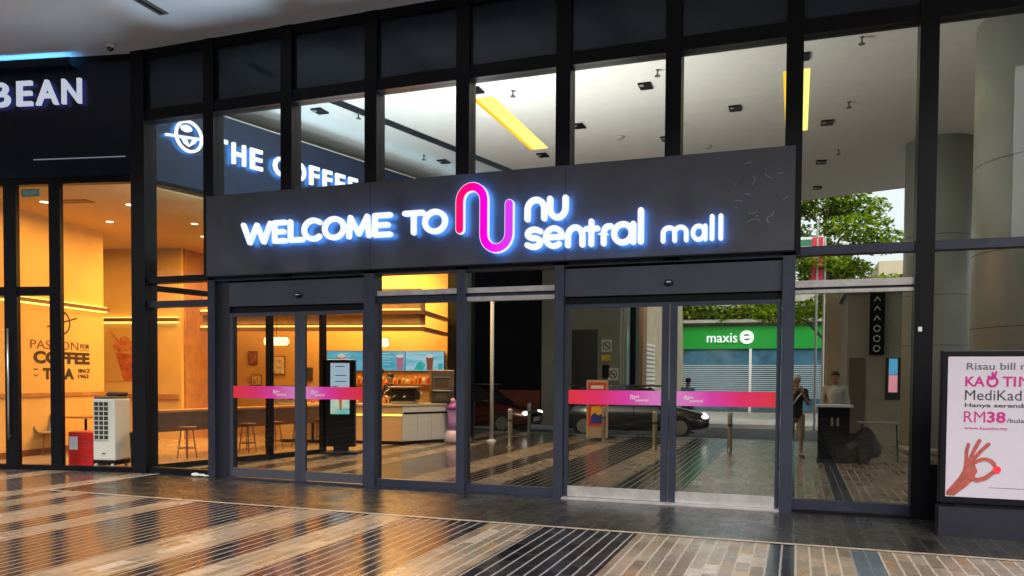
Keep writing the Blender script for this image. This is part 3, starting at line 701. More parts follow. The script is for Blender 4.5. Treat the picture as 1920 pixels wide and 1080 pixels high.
q = MB(LF); q.box((-2.35,1.1,4.632),(-1.7,1.35,4.639)); tag(q.build('ceiling_vent', M_beam), 'dark slotted air vent in the coffee shop ceiling', 'air vent', )
for (u, v, e) in ((-2.2,2.0,65),(-1.7,4.8,230),(-5.5,4,75),(.6,5.4,430),(1.6,7.4,430)):
    p = LF @ Vector((u, v, 4.55)); area('shop_light', p, e, 1.4, (1,.52,.125))
area('counter_fill', LF @ Vector((4.6,4.2,4.4)), 170, 1.2, (1,.78,.5), (R(20),R(10),0))  # added fill lamp that brightens the concourse face of the counter
# pendants
def pend(u, v, z, lab):
    p = LF @ Vector((u, v, z)); t = empty('pendant_lamp', p); tag(t, lab, 'pendant lamp', 'glowing pendant lamps over the counter')
    q = MB(frame(p, U1, V1)); q.tube([(-.27,0,0),(-.25,0,0),(.25,0,0),(.27,0,0)], .095, 16); q.build('lamp_shade', M_warm, t, True)
    q = MB(frame(p, U1, V1)); q.tube([(0,0,.09),(0,0,4.63-z)], .006, 6); q.build('cord', M_black, t)
    q = MB(frame(p, U1, V1)); q.tube([(.26+.03*math.cos(a), 0, .12*math.sin(a)) for a in [PI*2*k/16 for k in range(17)]], .008, 6); q.build('ring', M_beam, t)
pend(-.27, 5.6, 2.36, 'oblong glowing pendant lamp seen above the left sliding doors'); pend(2.12, 5.6, 2.33, 'oblong glowing pendant lamp behind the post right of the left doors')
# menu screens
def menu_mat(name, seed, c1, c2):
    M = bpy.data.materials.new(name); M.use_nodes = True; t = M.node_tree; t.nodes.clear()
    g = N(t, "ShaderNodeNewGeometry"); n = N(t, "ShaderNodeTexNoise"); n.inputs['Scale'].default_value = 1.6; n.inputs['Detail'].default_value = 1
    mp = N(t, "ShaderNodeMapping"); mp.inputs['Location'].default_value = (seed, 0, 0); mp.inputs['Scale'].default_value = (1,1,5)
    cr = N(t, "ShaderNodeValToRGB"); e = cr.color_ramp.elements; e[0].position = .35; e[0].color = (*c1,1); e[1].position = .65; e[1].color = (*c2,1)
    em = N(t, "ShaderNodeEmission"); em.inputs[1].default_value = .95*EK; o = N(t, "ShaderNodeOutputMaterial")
    t.links.new(g.outputs['Position'], mp.inputs[0]); t.links.new(mp.outputs[0], n.inputs['Vector']); t.links.new(n.outputs[0], cr.inputs[0]); t.links.new(cr.outputs[0], em.inputs[0]); t.links.new(em.outputs[0], o.inputs[0])
    return M
MF = frame(P0 + V1*8.42, U1, (0,0,1))
sc = [(-.18,.92,'pale blue menu screen, leftmost above the counter',(.12,.50,.62),(.20,.62,.85)),(.93,1.96,'pale blue menu screen with a pink cup, middle above the counter',(.10,.48,.66),(.25,.60,.75)),(1.97,3.0,'menu screen showing a brown iced drink, rightmost above the counter',(.22,.62,.85),(.50,.80,.92))]
for i, (a, c, lab, c1, c2) in enumerate(sc):
    t = empty('menu_screen', LF @ Vector(((a+c)/2, 8.45, 1.73))); tag(t, lab, 'screen', 'menu screens over the coffee counter')
    q = MB(MF); q.box((a-.01,1.715,-.04),(c+.005,2.245,0)); q.build('bezel', M_black, t)
    q = MB(MF); q.box((a,1.725,.001),(c-.005,2.235,.006)); q.build('display', menu_mat('menu_%d' % i, i*3.1, c1, c2), t)
    cx = (.22,1.82,2.62)[i]; q = MB(MF)
    q.prism([(cx-.10,2.08),(cx+.10,2.08),(cx+.07,1.74),(cx-.07,1.74)], .007, .010); q.build('drink_picture', emis('cup_%d' % i, ((.75,.30,.32),(.70,.25,.40),(.40,.12,.06))[i], .8), t)
    q = MB(MF); q.prism(arc(cx,2.11,.11,.05,0,340,10), .0105, .013); q.build('foam', emis('foam', (.85,.85,.85), .9), t)
    q = MB(MF)
    for k in range(5): q.ribbon([(a+.35+.02*k, 2.17-.07*k),(a+.6+.05*(k%2), 2.17-.07*k)], .014, .007, .009, 2)
    q.build('menu_lines', emis('line_white', (.7,.9,.95), .9), t)
    if i == 2:
        q = MB(MF); q.prism([(2.2,1.76),(2.42,1.74),(2.52,1.88),(2.38,2.0),(2.28,1.9)], .007, .009); q.prism([(2.85,1.76),(2.95,1.78),(2.96,1.92),(2.84,1.9)], .007, .009); q.build('teal_shapes', emis('teal', (.05,.55,.50), .9), t)
# service counter
ct = empty('service_counter', LF @ Vector((1.8,6.3,0))); tag(ct, 'white fronted service counter with lit orange side in the coffee shop', 'counter')
M_laminate = mat('white_laminate', (.62,.60,.56), .35); M_ctan = mat('cream_counter', (.62,.42,.22), .4)
def poly_box(name, pts, z0, z1, mt, par):
    q = MB(); q.prism([(p.x, p.y) for p in pts], z0, z1); return q.build(name, mt, par)
cA = LF @ Vector((-.4,5.98,0)); cB = LF @ Vector((2.60,5.98,0)); cC = Vector((-7.80,7.75,0)); off = Vector((-.55,.28,0)); cD = cC + off
poly_box('counter_front', [cA, cB, cB + V1*.6, cA + V1*.6], .08, .89, M_ctan, ct)
e1 = (cC-cB).normalized(); e1n = Vector((e1.y, -e1.x, 0))
poly_box('counter_side', [cB + e1n*.012, cC + e1n*.012, cC - e1n*.6, cB + V1*.55 + e1*.2], .08, .895, M_laminate, ct)
poly_box('plinth', [cA + V1*.05, cB + V1*.05 - U1*.02, cC - e1n*.04, cC - e1n*.5, cB + V1*.5, cA + V1*.5], 0, .08, M_black, ct)
poly_box('worktop', [cA - V1*.03, cB - V1*.03 + U1*.02, cC + e1n*.04, cC - e1n*.62, cB + V1*.62, cA + V1*.62], .895, .935, mat('pale_worktop', (.6,.5,.36), .3), ct)
SDF = frame(cB + e1n*.012, e1, (0,0,1))
q = MB(SDF); q.box((.03,.70,.001),(1.52,.745,.006)); q.build('shadow_groove', M_black, ct)
q = MB(SDF)
for k in range(1,4): q.box((k*.42-.003,.10,.0015),(k*.42+.003,.69,.004))
q.build('panel_joints', mat('joint_grey', (.25,.24,.22), .5), ct)
q = MB(LF); q.box((-.4,5.965,.66),(2.6,5.979,.70)); q.build('cove_strip', M_cove, ct)
def LL(u, v, z): return LF @ Vector((u, v, z))
# espresso machine, oven, clutter on the counter
t = empty('espresso_machine', LL(2.55,6.4,.94)); tag(t, 'dark espresso machine with steam wands on the counter, left of the oven', 'coffee machine')
q = MB(LF); q.box((2.22,6.3,1.00),(2.82,6.75,1.30),.03); q.build('body', mat('machine_black', (.015,.012,.012), .25), t)
q = MB(LF); q.box((2.18,6.25,1.30),(2.9,6.75,1.34),.01); q.box((2.25,6.2,.945),(2.8,6.7,.99),.01); q.build('tray', M_steel, t)
q = MB(LF); q.tube([(2.85,6.35,1.28),(2.98,6.3,1.2),(3.0,6.28,1.05)], .012); q.tube([(2.2,6.35,1.28),(2.08,6.3,1.2),(2.06,6.28,1.05)], .012)
for k in range(2): q.tube([(2.35+k*.25,6.3,1.12),(2.35+k*.25,6.12,1.10)], .018)
q.build('steam_wand', M_steel, t, True)
t = empty('speed_oven', (-7.95,7.6,.94)); tag(t, 'tall brown and steel oven stack at the right end of the coffee counter', 'oven')
OF = frame((-8.2,7.25,0), (.85,.52,0), (-.52,.85,0))
for z, nmm, mm in ((.94,'lower_oven',mat('oven_dark', (.05,.045,.04), .3)),(1.27,'upper_oven',mat('oven_brown', (.18,.12,.08), .35, metal=.4))):
    q = MB(OF); q.box((0,0,z),(.55,.5,z+.32 if z < 1 else 1.74),.02); a_ = q.build(nmm, mm, t)
    q = MB(OF); q.box((.08,-.012,z+.06),(.40,-.003,z+.24),.0); q.build('oven_window', mat('oven_glass', (.10,.07,.05), .1), a_)
    q = MB(OF); q.box((.06,-.03,z+.28),(.44,-.01,z+.30)); q.build('oven_handle', M_steel, a_)
cups = []
for i in range(11):
    u = 1.0+i*.12+random.uniform(-.03,.03); v = 6.15+random.uniform(0,.3); h = random.uniform(.10,.24); r = random.uniform(.03,.045); p = LL(u, v, .936)
    q = MB(); q.lathe([(r*.75,0),(r,h*.9),(r*1.05,h*.92),(r*.6,h)], p, 12); mm = [M_steel, mat('cup_orange', (.6,.22,.05), .4), mat('jar_gold', (.55,.38,.12), .3), mat('cup_white', (.7,.66,.6), .4)][i % 4]
    tag(q.build('counter_jar', mm, smooth=True), ('steel','orange','golden','white')[i % 4] + (' jar' if h > .16 else ' cup') + ' on the coffee counter, ' + ('at its left among the first few','left of the espresso machine','beside the espresso machine drip tray')[min(2, i//4)], 'jar', 'jars and cups on the coffee counter')
for i, (u, v) in enumerate(((-.2,6.2),(.1,6.25),(.35,6.2))):
    p = LL(u, v, .936); q = MB(); q.lathe([(.05,0),(.06,.12),(.03,.2),(.03,.24)], p, 12); tag(q.build('syrup_bottle', mat('syrup_red', (.5,.06,.03), .2), smooth=True), ('leftmost red syrup bottle on the counter','middle red syrup bottle on the counter','right hand red syrup bottle nearest the jars')[i], 'bottle', 'red syrup bottles')
# display case, frames and notices
t = empty('pastry_case', LL(.1,6.5,0)); tag(t, 'glass topped steel pastry case left of the counter', 'display case')
q = MB(LF); q.box((-.62,6.0,.94),(-.05,6.5,1.0)); q.build('base', M_steel, t)
q = MB(LF); q.box((-.60,6.02,1.0),(-.07,6.48,1.34)); q.build('case_glass', glass('case_glass', .03, (.95,.95,.95)), t)
q = MB(LF); q.box((-.62,6.0,1.345),(-.05,6.5,1.365)); q.box((-.58,6.06,1.16),(-.09,6.46,1.17)); q.build('shelf', M_steel, t)
for i, (u, z, w, h, c, lab) in enumerate(((-2.3,2.05,.26,.36,(.30,.12,.05),'brown framed notice on the shop back wall, left'),(-1.55,1.85,.34,.5,(.62,.55,.42),'pale framed menu on the shop back wall'),(-.75,1.62,.30,.36,(.05,.05,.06),'black framed notice beside the first menu screen'),(-2.2,1.45,.3,.3,(.55,.38,.18),'small tan notice low on the shop back wall'))):
    t = empty('wall_frame', LL(u,8.48,z)); tag(t, lab, 'picture frame')
    q = MB(LF); q.box((u-w/2,8.46,z-h/2),(u+w/2,8.498,z+h/2)); q.build('frame', M_beam, t)
    q = MB(LF); q.box((u-w/2+.02,8.452,z-h/2+.02),(u+w/2-.02,8.4595,z+h/2-.02)); q.build('print', mat('print_%d' % i, c, .5, var=.5, vscale=12), t)
t = empty('wall_shelf', LL(1.5,8.4,1.3)); tag(t, 'long shelf of jars on the wall behind the counter', 'shelf')
q = MB(LF); q.box((.2,8.25,1.36),(2.7,8.49,1.39)); q.build('board', M_shopwood, t)
random.seed(4)
for i in range(22):
    u = .28+i*.11; h = random.uniform(.08,.2); p = LL(u, 8.37, 1.391); q = MB(); q.lathe([(.035,0),(.038,h*.8),(.02,h)], p, 10); q.build('jar', [mat('cup_orange'), mat('jar_gold'), mat('cup_white'), M_beam, mat('syrup_red')][random.randrange(5)], t, True)
random.seed(7)
# self-order kiosk
ks = empty('order_kiosk', (-8.62,4.02,0)); tag(ks, 'tall black self-order kiosk with lit portrait screen beside the shop entrance', 'kiosk')
kx = Vector((.965,.26,0)); KF = frame((-8.93,3.86,0), kx, (0,0,1))   # z = out towards camera? (x cross up)
q = MB(KF); q.box((0,.14,-.12),(.60,1.90,0), .015); q.build('body', mat('kiosk_black', (.008,.008,.01), .3), ks)
q = MB(KF); q.box((-.05,0,-.30),(.68,.05,.18), .01); q.box((.15,.05,-.1),(.45,.14,-.02)); q.build('base', M_postd, ks)
q = MB(KF); q.box((.10,.80,.001),(.49,1.83,.006)); dsp = q.build('display', emis('kiosk_white', (.55,.70,.88), .9), ks)
q = MB(KF); q.box((.10,.80,.0065),(.49,1.10,.008)); q.build('picture', menu_mat('kiosk_pic', 5, (.15,.65,.6), (.8,.85,.7)), dsp)
q = MB(KF); q.prism([(.27,1.12),(.34,1.12),(.33,.88),(.29,.88)], .0085, .0095); q.build('drink', emis('kdrink', (.65,.28,.06), .8), dsp)
q = MB(KF)
for z, a, c in ((1.76,.2,.38),(1.58,.2,.42),(1.46,.2,.42),(1.36,.14,.24),(1.32,.14,.22),(1.30,.40,.46)): q.ribbon([(a,z),(c,z+.004)], .016, .0066, .0085, 2)
q.build('screen_text', emis('ktext', (.05,.08,.15), .5), dsp)
# long bar with stools along the inner glazing
bar = empty('window_bar', (-10.7,3.9,0)); tag(bar, 'long dark wood bar table along the inner glazing of the coffee shop', 'bar table')
b1 = Vector((-11.15,1.6,0)); b2 = Vector((-10.35,6.0,0)); bd = (b2-b1).normalized(); bn = Vector((bd.y,-bd.x,0))
BRF = frame(b1, bd, (0,0,1)); BL = (b2-b1).length
q = MB(BRF); q.box((0,.86,-.5),(BL,.90,.02)); q.build('table_top', M_shopwood, bar)
q = MB(BRF); q.box((.02,.50,-.03),(BL-.02,.858,0)); q.build('front_panel', mat('dark_walnut', (.11,.05,.022), .4, var=.2), bar)
for s_ in (.08, 1.5, 2.95, BL-.12): q = MB(BRF); q.box((s_,.0,-.3),(s_+.05,.858,-.25)); q.build('leg', M_black, bar)
st0 = None
for i in range(6):
    p = b1 + bd*(.45+i*.72) + bn*.35
    if st0 is None:
        st0 = empty('bar_stool', p); q = MB(); q.M = Matrix.Translation(p); q.lathe([(.001,.56),(.16,.56),(.17,.60),(.001,.61)], (0,0,0), 16); q.build('seat', M_beam, st0, True)
        for k in range(4):
            a = PI/4+k*PI/2; q = MB(Matrix.Translation(p)); q.tube([(.10*math.cos(a),.10*math.sin(a),.56),(.17*math.cos(a),.17*math.sin(a),.01)], .011, 8); q.build('leg', M_beam, st0)
        q = MB(Matrix.Translation(p)); q.tube([(.15*math.cos(2*PI*k/12),.15*math.sin(2*PI*k/12),.2) for k in range(13)], .009, 6); q.build('foot_ring', M_beam, st0); o = st0
    else: o = copy_tree(st0); o.location = p
    tag(o, ('bar stool nearest the entrance glass','second bar stool from the entrance glass','third bar stool from the entrance glass','bar stool just past the middle of the bar table','second bar stool from the kiosk','bar stool nearest the kiosk')[i], 'stool', 'stools along the window bar')
# chairs and table on the left
def chair(loc, rz, lab):
    t = empty('cafe_chair', loc); tag(t, lab, 'chair', 'moulded cafe chairs by the left window')
    Mx = Matrix.Translation(loc) @ Matrix.Rotation(rz, 4, 'Z')
    shell = MB(Mx); n = 12; pr = []
    for i in range(n+1):
        a = PI*(i/n); pr.append((.24*math.cos(a), .22*math.sin(a)))
    vs = []; 
    for j, (z, s_, y0) in enumerate(((.44,.8,0),(.50,1.0,0),(.62,1.05,.02),(.76,1.0,.05),(.84,.82,.07))):
        for i, (x, y) in enumerate(pr):
            edge = abs(i-n/2)/(n/2); zz = z if j < 2 else .50+(z-.50)*(1-.65*edge**2.2)
            vs.append((x*s_, y*s_+y0, zz))
    fs = []
    for j in range(4):
        for i in range(n): fs.append((j*(n+1)+i, j*(n+1)+i+1, (j+1)*(n+1)+i+1, (j+1)*(n+1)+i))
    shell._f(vs, fs); o = shell.build('backrest', mat('shell_grey_tan', (.30,.24,.17), .5), t, True); md = o.modifiers.new('s', 'SOLIDIFY'); md.thickness = .014
    q = MB(Mx); q.box((-.21,-.22,.42),(.21,.20,.455),.015); q.build('seat', mat('shell_grey_tan'), t)
    for sx in (-1,1):
        for sy in (-1,1): q = MB(Mx); q.tube([(sx*.14,sy*.13,.43),(sx*.22,sy*.22,.005)], .011, 8); q.build('leg', M_beam, t)
chair((-14.0+.28,1.55,0), R(80), 'tan moulded cafe chair by the slogan wall, left of the door post'); chair((-12.95,2.35,0), R(150), 'tan moulded cafe chair directly behind the red box')
t = empty('cafe_table', (-13.35,2.1,0)); tag(t, 'small square cafe table between the two tan chairs', 'table')
q = MB(Matrix.Translation((-13.35,2.1,0))); q.box((-.3,-.3,.70),(.3,.3,.73)); q.build('table_top', M_shopwood, t)
q = MB(Matrix.Translation((-13.35,2.1,0))); q.lathe([(.22,0),(.22,.015),(.025,.03),(.025,.70)], (0,0,0), 14); q.build('pedestal', M_black, t)
# people of the counter come later.  red box, air cooler
AX = frame(P0 + U1*(-1.55) + V1*.42, U1, V1)
rb = empty('red_box', AX @ Vector((.22,.1,0))); tag(rb, 'red metal storage box with a white notice, left of the air cooler', 'storage box')
q = MB(AX); q.box((.0,-.02,.01),(.46,.36,.60),.015); q.build('body', mat('box_red', (.50,.012,.012), .4, var=.1), rb)
q = MB(AX); q.box((.03,-.026,.30),(.18,-.0205,.52)); q.build('notice', mat('paper', (.6,.62,.68), .6), rb)
q = MB(AX); q.box((.29,-.03,.17),(.40,-.0205,.20)); q.box((.29,-.03,.40),(.40,-.0205,.43)); q.build('latch', mat('latch_dark', (.2,.05,.04), .4), rb)
ac = empty('air_cooler', AX @ Vector((.72,.1,0))); tag(ac, 'white portable air cooler on castors with slatted grille behind the shop glass', 'air cooler')
CX = AX @ Matrix.Translation((.52,-.10,0))
q = MB(CX); q.box((0,0,.14),(.40,.42,1.16),.02); q.build('body', mat('cooler_ivory', (.68,.66,.60), .4), ac)
q = MB(CX); q.box((.03,-.006,.48),(.29,.0,1.12)); q.build('grille_back', mat('grille_dark', (.03,.035,.03), .6), ac)
q = MB(CX)
for k in range(9): q.box((.025,-.016,.475+k*.079),(.295,-.0065,.490+k*.079))
for k in range(4): q.box((.025+k*.0875,-.014,.48),(.034+k*.0875,-.007,1.11))
q.build('grille_bars', mat('cooler_ivory'), ac)
q = MB(CX); q.box((.01,.01,1.161),(.39,.41,1.20),.015); q.build('top_lid', mat('lid_brown', (.10,.08,.05), .5), ac)
q = MB(CX); q.box((-.01,0.02,.06),(.40,.42,.139),.01); q.build('base', M_black, ac)
for (x, y) in ((.05,.02),(.35,.02),(.05,.38),(.35,.38)):
    q = MB(CX); q.tube([(x-.02,y,.045),(x+.02,y,.045)], .042, 14); q.build('castor', mat('castor', (.5,.47,.4), .5), ac)
q = MB(CX); q.box((.17,-.008,.24),(.23,-.001,.26)); q.build('badge', M_darktext, ac)
t = B('rolled_cloth', tuple(CX @ Vector((.15,.12,1.201))), tuple(CX @ Vector((.42,.36,1.27))), mat('cloth_brown', (.08,.04,.03), .9), bev=.03); tag(t, 'crumpled brown cloth lying on top of the air cooler', 'cloth')
q = MB(Matrix.Translation(CX @ Vector((.62,.35,0)))); q.lathe([(.14,0),(.16,.55),(.17,.57),(.15,.60),(.02,.62)], (0,0,0), 16); tag(q.build('waste_bin', M_black, smooth=True), 'black round waste bin to the right of the air cooler', 'bin')
# purple cart-like machine inside bay 3/4
pm = empty('purple_stand', (-7.6,7.45,0)); tag(pm, 'purple and white rounded ride-on stand at the end of the coffee counter', 'ride-on stand')
Mx = Matrix.Translation((-7.6,7.45,0))
q = MB(Mx); q.lathe([(.30,0),(.33,.05),(.30,.22),(.24,.30)], (0,0,0), 20); q.build('base', mat('lilac_white', (.62,.52,.72), .4), pm, True)
q = MB(Mx); q.lathe([(.235,.30),(.22,.55),(.26,.78),(.27,.80)], (0,0,0), 20); q.build('body', mat('lilac', (.50,.30,.80), .4), pm, True)
q = MB(Mx); q.lathe([(.28,.80),(.30,.84),(.22,.92),(.10,1.0),(.02,1.02)], (0,0,0), 20); q.build('lid', mat('deep_purple', (.20,.06,.36), .4), pm, True)
q = MB(Mx); q.ell((.12,-.05,1.03),(.07,.07,.07)); q.ell((-.12,-.02,1.01),(.06,.06,.06)); q.build('knob', mat('knob_pink', (.75,.4,.45), .4), pm, True)

# ================================================================ POSTER LIGHTBOX
pb = empty('poster_stand', (1.95,-1.0,0)); tag(pb, 'black framed poster lightbox with hand picture at the right edge', 'poster stand')
b = MB(); b.box((1.365,-1.0,.33),(2.52,-.88,1.86),.012); b.build('cabinet', M_black, pb)
B('base', (1.36,-1.05,.0), (2.53,-.83,.30), mat('base_black', (.012,.013,.02), .35), pb)
b = MB(); b.box((1.5,-.98,.30),(2.4,-.9,.33)); b.build('neck', M_black, pb)
PX = frame((0,-1.001,0), (1,0,0), (0,0,1))
b = MB(PX); b.box((1.422,.40,.001),(2.465,1.795,.005)); pa = b.build('poster', mat('poster_lilac', (.36,.33,.37), .3, emit=(.60,.54,.60), es=.22, var=.03), pb)
M_mag = mat('poster_magenta', (.30,.01,.13), .4, emit=(.35,.01,.14), es=.35); M_gr = mat('poster_grey', (.03,.03,.045), .4); M_gr2 = mat('poster_midgrey', (.09,.09,.11), .4)
def pt(body, x0, x1, z0, z1, mm, bold=0): return T('poster_lettering', body, x0, x1, z0, z1, PX, mm, pa, .002, bold, .006)
pt('Risau bill mahal?', 1.585, 2.36, 1.665, 1.735, M_gr2, .01)
pt('KA', 1.575, 1.745, 1.50, 1.60, M_mag, .025); pt('TI', 1.895, 2.01, 1.50, 1.60, M_mag, .02); pt('M', 2.035, 2.15, 1.50, 1.60, M_mag, .0)
q = MB(PX); q.ribbon(arc(1.81,1.548,.042,.045,70,410,16), .022, .006, .008, 4); q.ribbon([(1.775,1.60),(1.80,1.575)], .022, .0081, .0095); q.ribbon([(1.81,1.635),(1.815,1.58)], .022, .0096, .011); q.ribbon([(1.84,1.645),(1.828,1.585)], .018, .0111, .0125); q.build('crown_letter', M_mag, pa)
pt('MediKad', 1.575, 2.06, 1.365, 1.465, M_gr, .0); pt('Hanya serendah', 1.575, 2.16, 1.285, 1.335, M_gr, .02)
pt('RM', 1.57, 1.755, 1.145, 1.255, M_mag, .0); pt('38', 1.77, 1.93, 1.145, 1.255, M_mag, .03); pt('/bulan', 1.94, 2.12, 1.15, 1.19, M_gr, .01); pt('www.kaotim.my', 1.575, 1.95, 1.065, 1.105, M_mag, .01)
q = MB(PX); q.ribbon([(1.80,.505),(2.4,.505)], .004, .006, .0075, 2); q.build('rule', M_gr, pa)
M_sk = mat('printed_skin', (.27,.055,.04), .5, emit=(.4,.08,.06), es=.15, var=.3, vscale=14)
q = MB(PX)
q.prism([(1.43,.41),(1.50,.41),(1.60,.50),(1.655,.56),(1.70,.66),(1.66,.78),(1.585,.80),(1.575,.68),(1.54,.60),(1.43,.45)], .006, .0075)
q.ribbon([(1.60,.76),(1.60,.86),(1.615,.925)], .034, .0076, .009); q.ribbon([(1.63,.77),(1.67,.88),(1.71,.965)], .036, .0091, .010); q.ribbon([(1.655,.77),(1.73,.87),(1.79,.935)], .036, .0101, .011)
q.ribbon([(1.67,.75)] + arc(1.76,.70,.09,.085,125,20,8), .036, .0111, .012); q.ribbon([(1.63,.60),(1.70,.575),(1.77,.60),(1.83,.655)], .042, .0121, .013)
q.build('hand_picture', M_sk, pa)
q = MB(PX); q.prism(arc(1.865,.685,.036,.038,0,345,14), .0131, .0145); q.build('red_ball', mat('print_red', (.6,.02,.04), .4, emit=(.6,.01,.04), es=.3), pa)
# crumpled tissue by the left post
q = MB(); q.ell((-8.66,-.13,.03),(.07,.045,.025)); q.ell((-8.56,-.10,.022),(.06,.035,.016)); q.ell((-8.47,-.12,.018),(.05,.03,.012)); o = q.build('crumpled_tissue', mat('tissue', (.6,.58,.55), .9))
for v in o.data.vertices: v.co += Vector((random.uniform(-.012,.012), random.uniform(-.01,.01), random.uniform(0,.012)))
tag(o, 'crumpled white tissue on the dark tiles at the foot of the left post', 'litter')

# ================================================================ THE OPEN HALL AND STREET BEYOND THE GLASS
M_col = mat('greenish_column_cladding', (.40,.44,.40), .35, var=.08, vscale=1)
def column(x, y, r, lab):
    t = empty('round_column', (x,y,0)); tag(t, lab, 'column', 'round columns carrying the canopy')
    q = MB(); q.lathe([(r,.0),(r,SOF)], (x,y,0), 40); q.build('shaft', M_col, t, True)
    for z in (2.3, 3.35, 4.6): q = MB(); q.lathe([(r+.002,z-.006),(r+.003,z),(r+.002,z+.006)], (x,y,0), 40); q.build('joint_ring', mat('joint_dark', (.08,.09,.08), .5), t)
    q = MB(); q.lathe([(r+.04,0),(r+.04,.12),(r+.01,.16)], (x,y,0), 40); q.build('skirting', M_steel, t, True)
column(3.45, 3.2, 1.08, 'very thick pale green round column just behind the right end glass'); column(2.8, 9.2, .66, 'round column farther back, partly behind the rightmost mullion')
column(9.5, 9.5, .66, 'round column in the hall beyond the thick one')
def otr(loc, lab, w=.42, l=3.4):
    t = empty('light_trough', loc); tag(t, lab, 'ceiling light', 'recessed yellow light troughs'); x, y, z = loc
    B('diffuser', (x-w/2,y-l/2,z-.005), (x+w/2,y+l/2,z+.01), emis('ye', (1,.7,.1), 1.1), t)
t = empty('light_trough', (1.87,5.0,SOF)); tag(t, 'thin yellow light line in the ceiling just left of the rightmost mullion', 'ceiling light', 'recessed yellow light troughs')
q = MB(); q._f([(1.63,3.3,SOF-.004),(1.76,3.3,SOF-.004),(2.16,6.75,SOF-.004),(2.03,6.75,SOF-.004)], [(0,1,2,3)]); q.build('diffuser', MATS['ye'], t)
# mall tenants on the left: dark service block with door
sb = empty('service_block', (-9,15.3,0)); tag(sb, 'dark service block with steel door and no smoking signs under the canopy edge', 'building')
B('front_wall', (-8.0,15.6,0), (-5.35,15.3,6.6), M_greywall, sb)
B('side_wall', (-5.6,30.4,0), (-5.3,15.61,7.5), M_beige, sb)
B('dark_wall', (-26,15.8,0), (-8.001,15.4,6.6), mat('charcoal_wall', (.004,.004,.006), .6, spec=.1, var=.3), sb)
B('door', (-6.95,15.299,0), (-6.10,15.25,3.15), mat('door_black', (.02,.021,.024), .4), sb)
B('dado', (-8.0,15.30,4.1), (-5.35,15.27,4.18), M_conc, sb)
for z in range(16): B('shutter_slat', (-5.30,21.5,.4+z*.16), (-5.27,19.0,.49+z*.16), M_white, sb)
B('glass_fin', (-5.34,16.2,0), (-5.22,15.7,6.0), mat('fin_green', (.25,.33,.30), .2), sb)
B('black_pier', (-5.29,17.2,0), (-5.1,16.6,6.2), M_black, sb)
B('brown_pier', (-5.29,18.8,0), (-5.12,18.0,4.8), mat('pier_brown', (.30,.17,.08), .7), sb)
rh = B('red_hoarding', (-10.6,15.38,.05), (-8.05,15.30,1.15), mat('rust_hoarding', (.20,.035,.012), .6, var=.3, vscale=2)); tag(rh, 'low rust red hoarding along the dark wall', 'hoarding')
MW = frame((0,15.245,0), (1,0,0), (0,0,1))
def nosmoke(x, z, lab):
    t = empty('no_smoking_sign', (x,15.24,z)); tag(t, lab, 'sign', 'no smoking signs')
    q = MB(MW); q.box((x-.17,z-.2,0),(x+.17,z+.2,.01)); q.build('plate', M_white, t)
    q = MB(MW); q.ribbon(arc(x,z,.12,.12,0,180,12), .028, .011, .014, 2); q.ribbon(arc(x,z,.12,.12,180,360,12), .028, .0112, .0142, 2); q.ribbon([(x-.085,z+.085),(x+.085,z-.085)], .028, .0114, .0145, 2); q.ribbon([(x-.07,z),(x+.06,z)], .03, .0105, .0112, 2); q.build('pictogram', M_darktext, t)
nosmoke(-5.78, 2.62, 'upper no smoking sign beside the service door'); nosmoke(-5.56, 1.70, 'lower no smoking sign beside the service door')
t = B('yellow_notice', (-5.95,15.245,2.12), (-5.65,15.235,2.32), mat('notice_yellow', (.6,.5,.02), .5)); tag(t, 'small yellow notice under the upper no smoking sign', 'notice')
t = B('call_box', (-5.92,15.299,1.6), (-5.7,15.2,2.0), M_black, bev=.01); tag(t, 'black call box on the service block wall', 'call box')
# poster stand by the kerb
ps = empty('red_poster_stand', (-4.74,9.7,0)); tag(ps, 'red framed poster stand near the kerb', 'poster stand')
B('board', (-5.02,9.74,.05), (-4.46,9.70,1.52), mat('stand_tan', (.45,.32,.2), .5), ps)
B('poster', (-4.97,9.699,.35), (-4.51,9.69,1.46), mat('poster_red', (.6,.05,.03), .5), ps)
B('poster_banner', (-4.90,9.689,1.30), (-4.58,9.683,1.38), M_white, ps)
q = MB(frame((0,9.689,0), (1,0,0), (0,0,1))); q.prism([(-4.92,.42),(-4.56,.42),(-4.62,.68),(-4.86,.66)], 0, .004); q.build('poster_art', mat('art_blue', (.03,.04,.30), .5), ps)
q = MB(frame((0,9.684,0), (1,0,0), (0,0,1))); q.prism([(-4.90,.60),(-4.80,.70),(-4.70,.62),(-4.58,.70),(-4.66,.86),(-4.88,.84)], 0, .003); q.build('poster_sun', mat('art_yellow', (.8,.45,.03), .5), ps)
# bollards and pole
def bollard(x, y, lab):
    t = empty('bollard', (x,y,0)); tag(t, lab, 'bollard', 'steel bollards along the drop-off')
    q = MB(); q.lathe([(.05,0),(.05,.84),(.046,.86),(.001,.87)], (x,y,0), 18); q.build('post', M_steel, t, True)
    q = MB(); q.lathe([(.053,.58),(.053,.63)], (x,y,0), 18); q.build('reflective_band', mat('band_dark', (.05,.04,.03), .4), t)
    q = MB(); q.lathe([(.09,0),(.09,.012),(.052,.02)], (x,y,0), 18); q.build('base_flange', M_steel, t)
for x, y, lab in ((-8.76,11.2,'bollard farthest left by the kerb'),(-6.01,6.74,'bollard nearest the left fixed pane'),(-6.97,10.95,'bollard behind the thin white pole'),(-2.85,7.16,'bollard in front of the grey car'),(-1.28,7.08,'bollard right of the grey car, before the white podium top'),(-4.4,9.0,'bollard next to the red poster stand')): bollard(x, y, lab)
t = empty('barrier_pole', (-6.98,8.1,0)); tag(t, 'tall thin white pole standing among the bollards', 'pole')
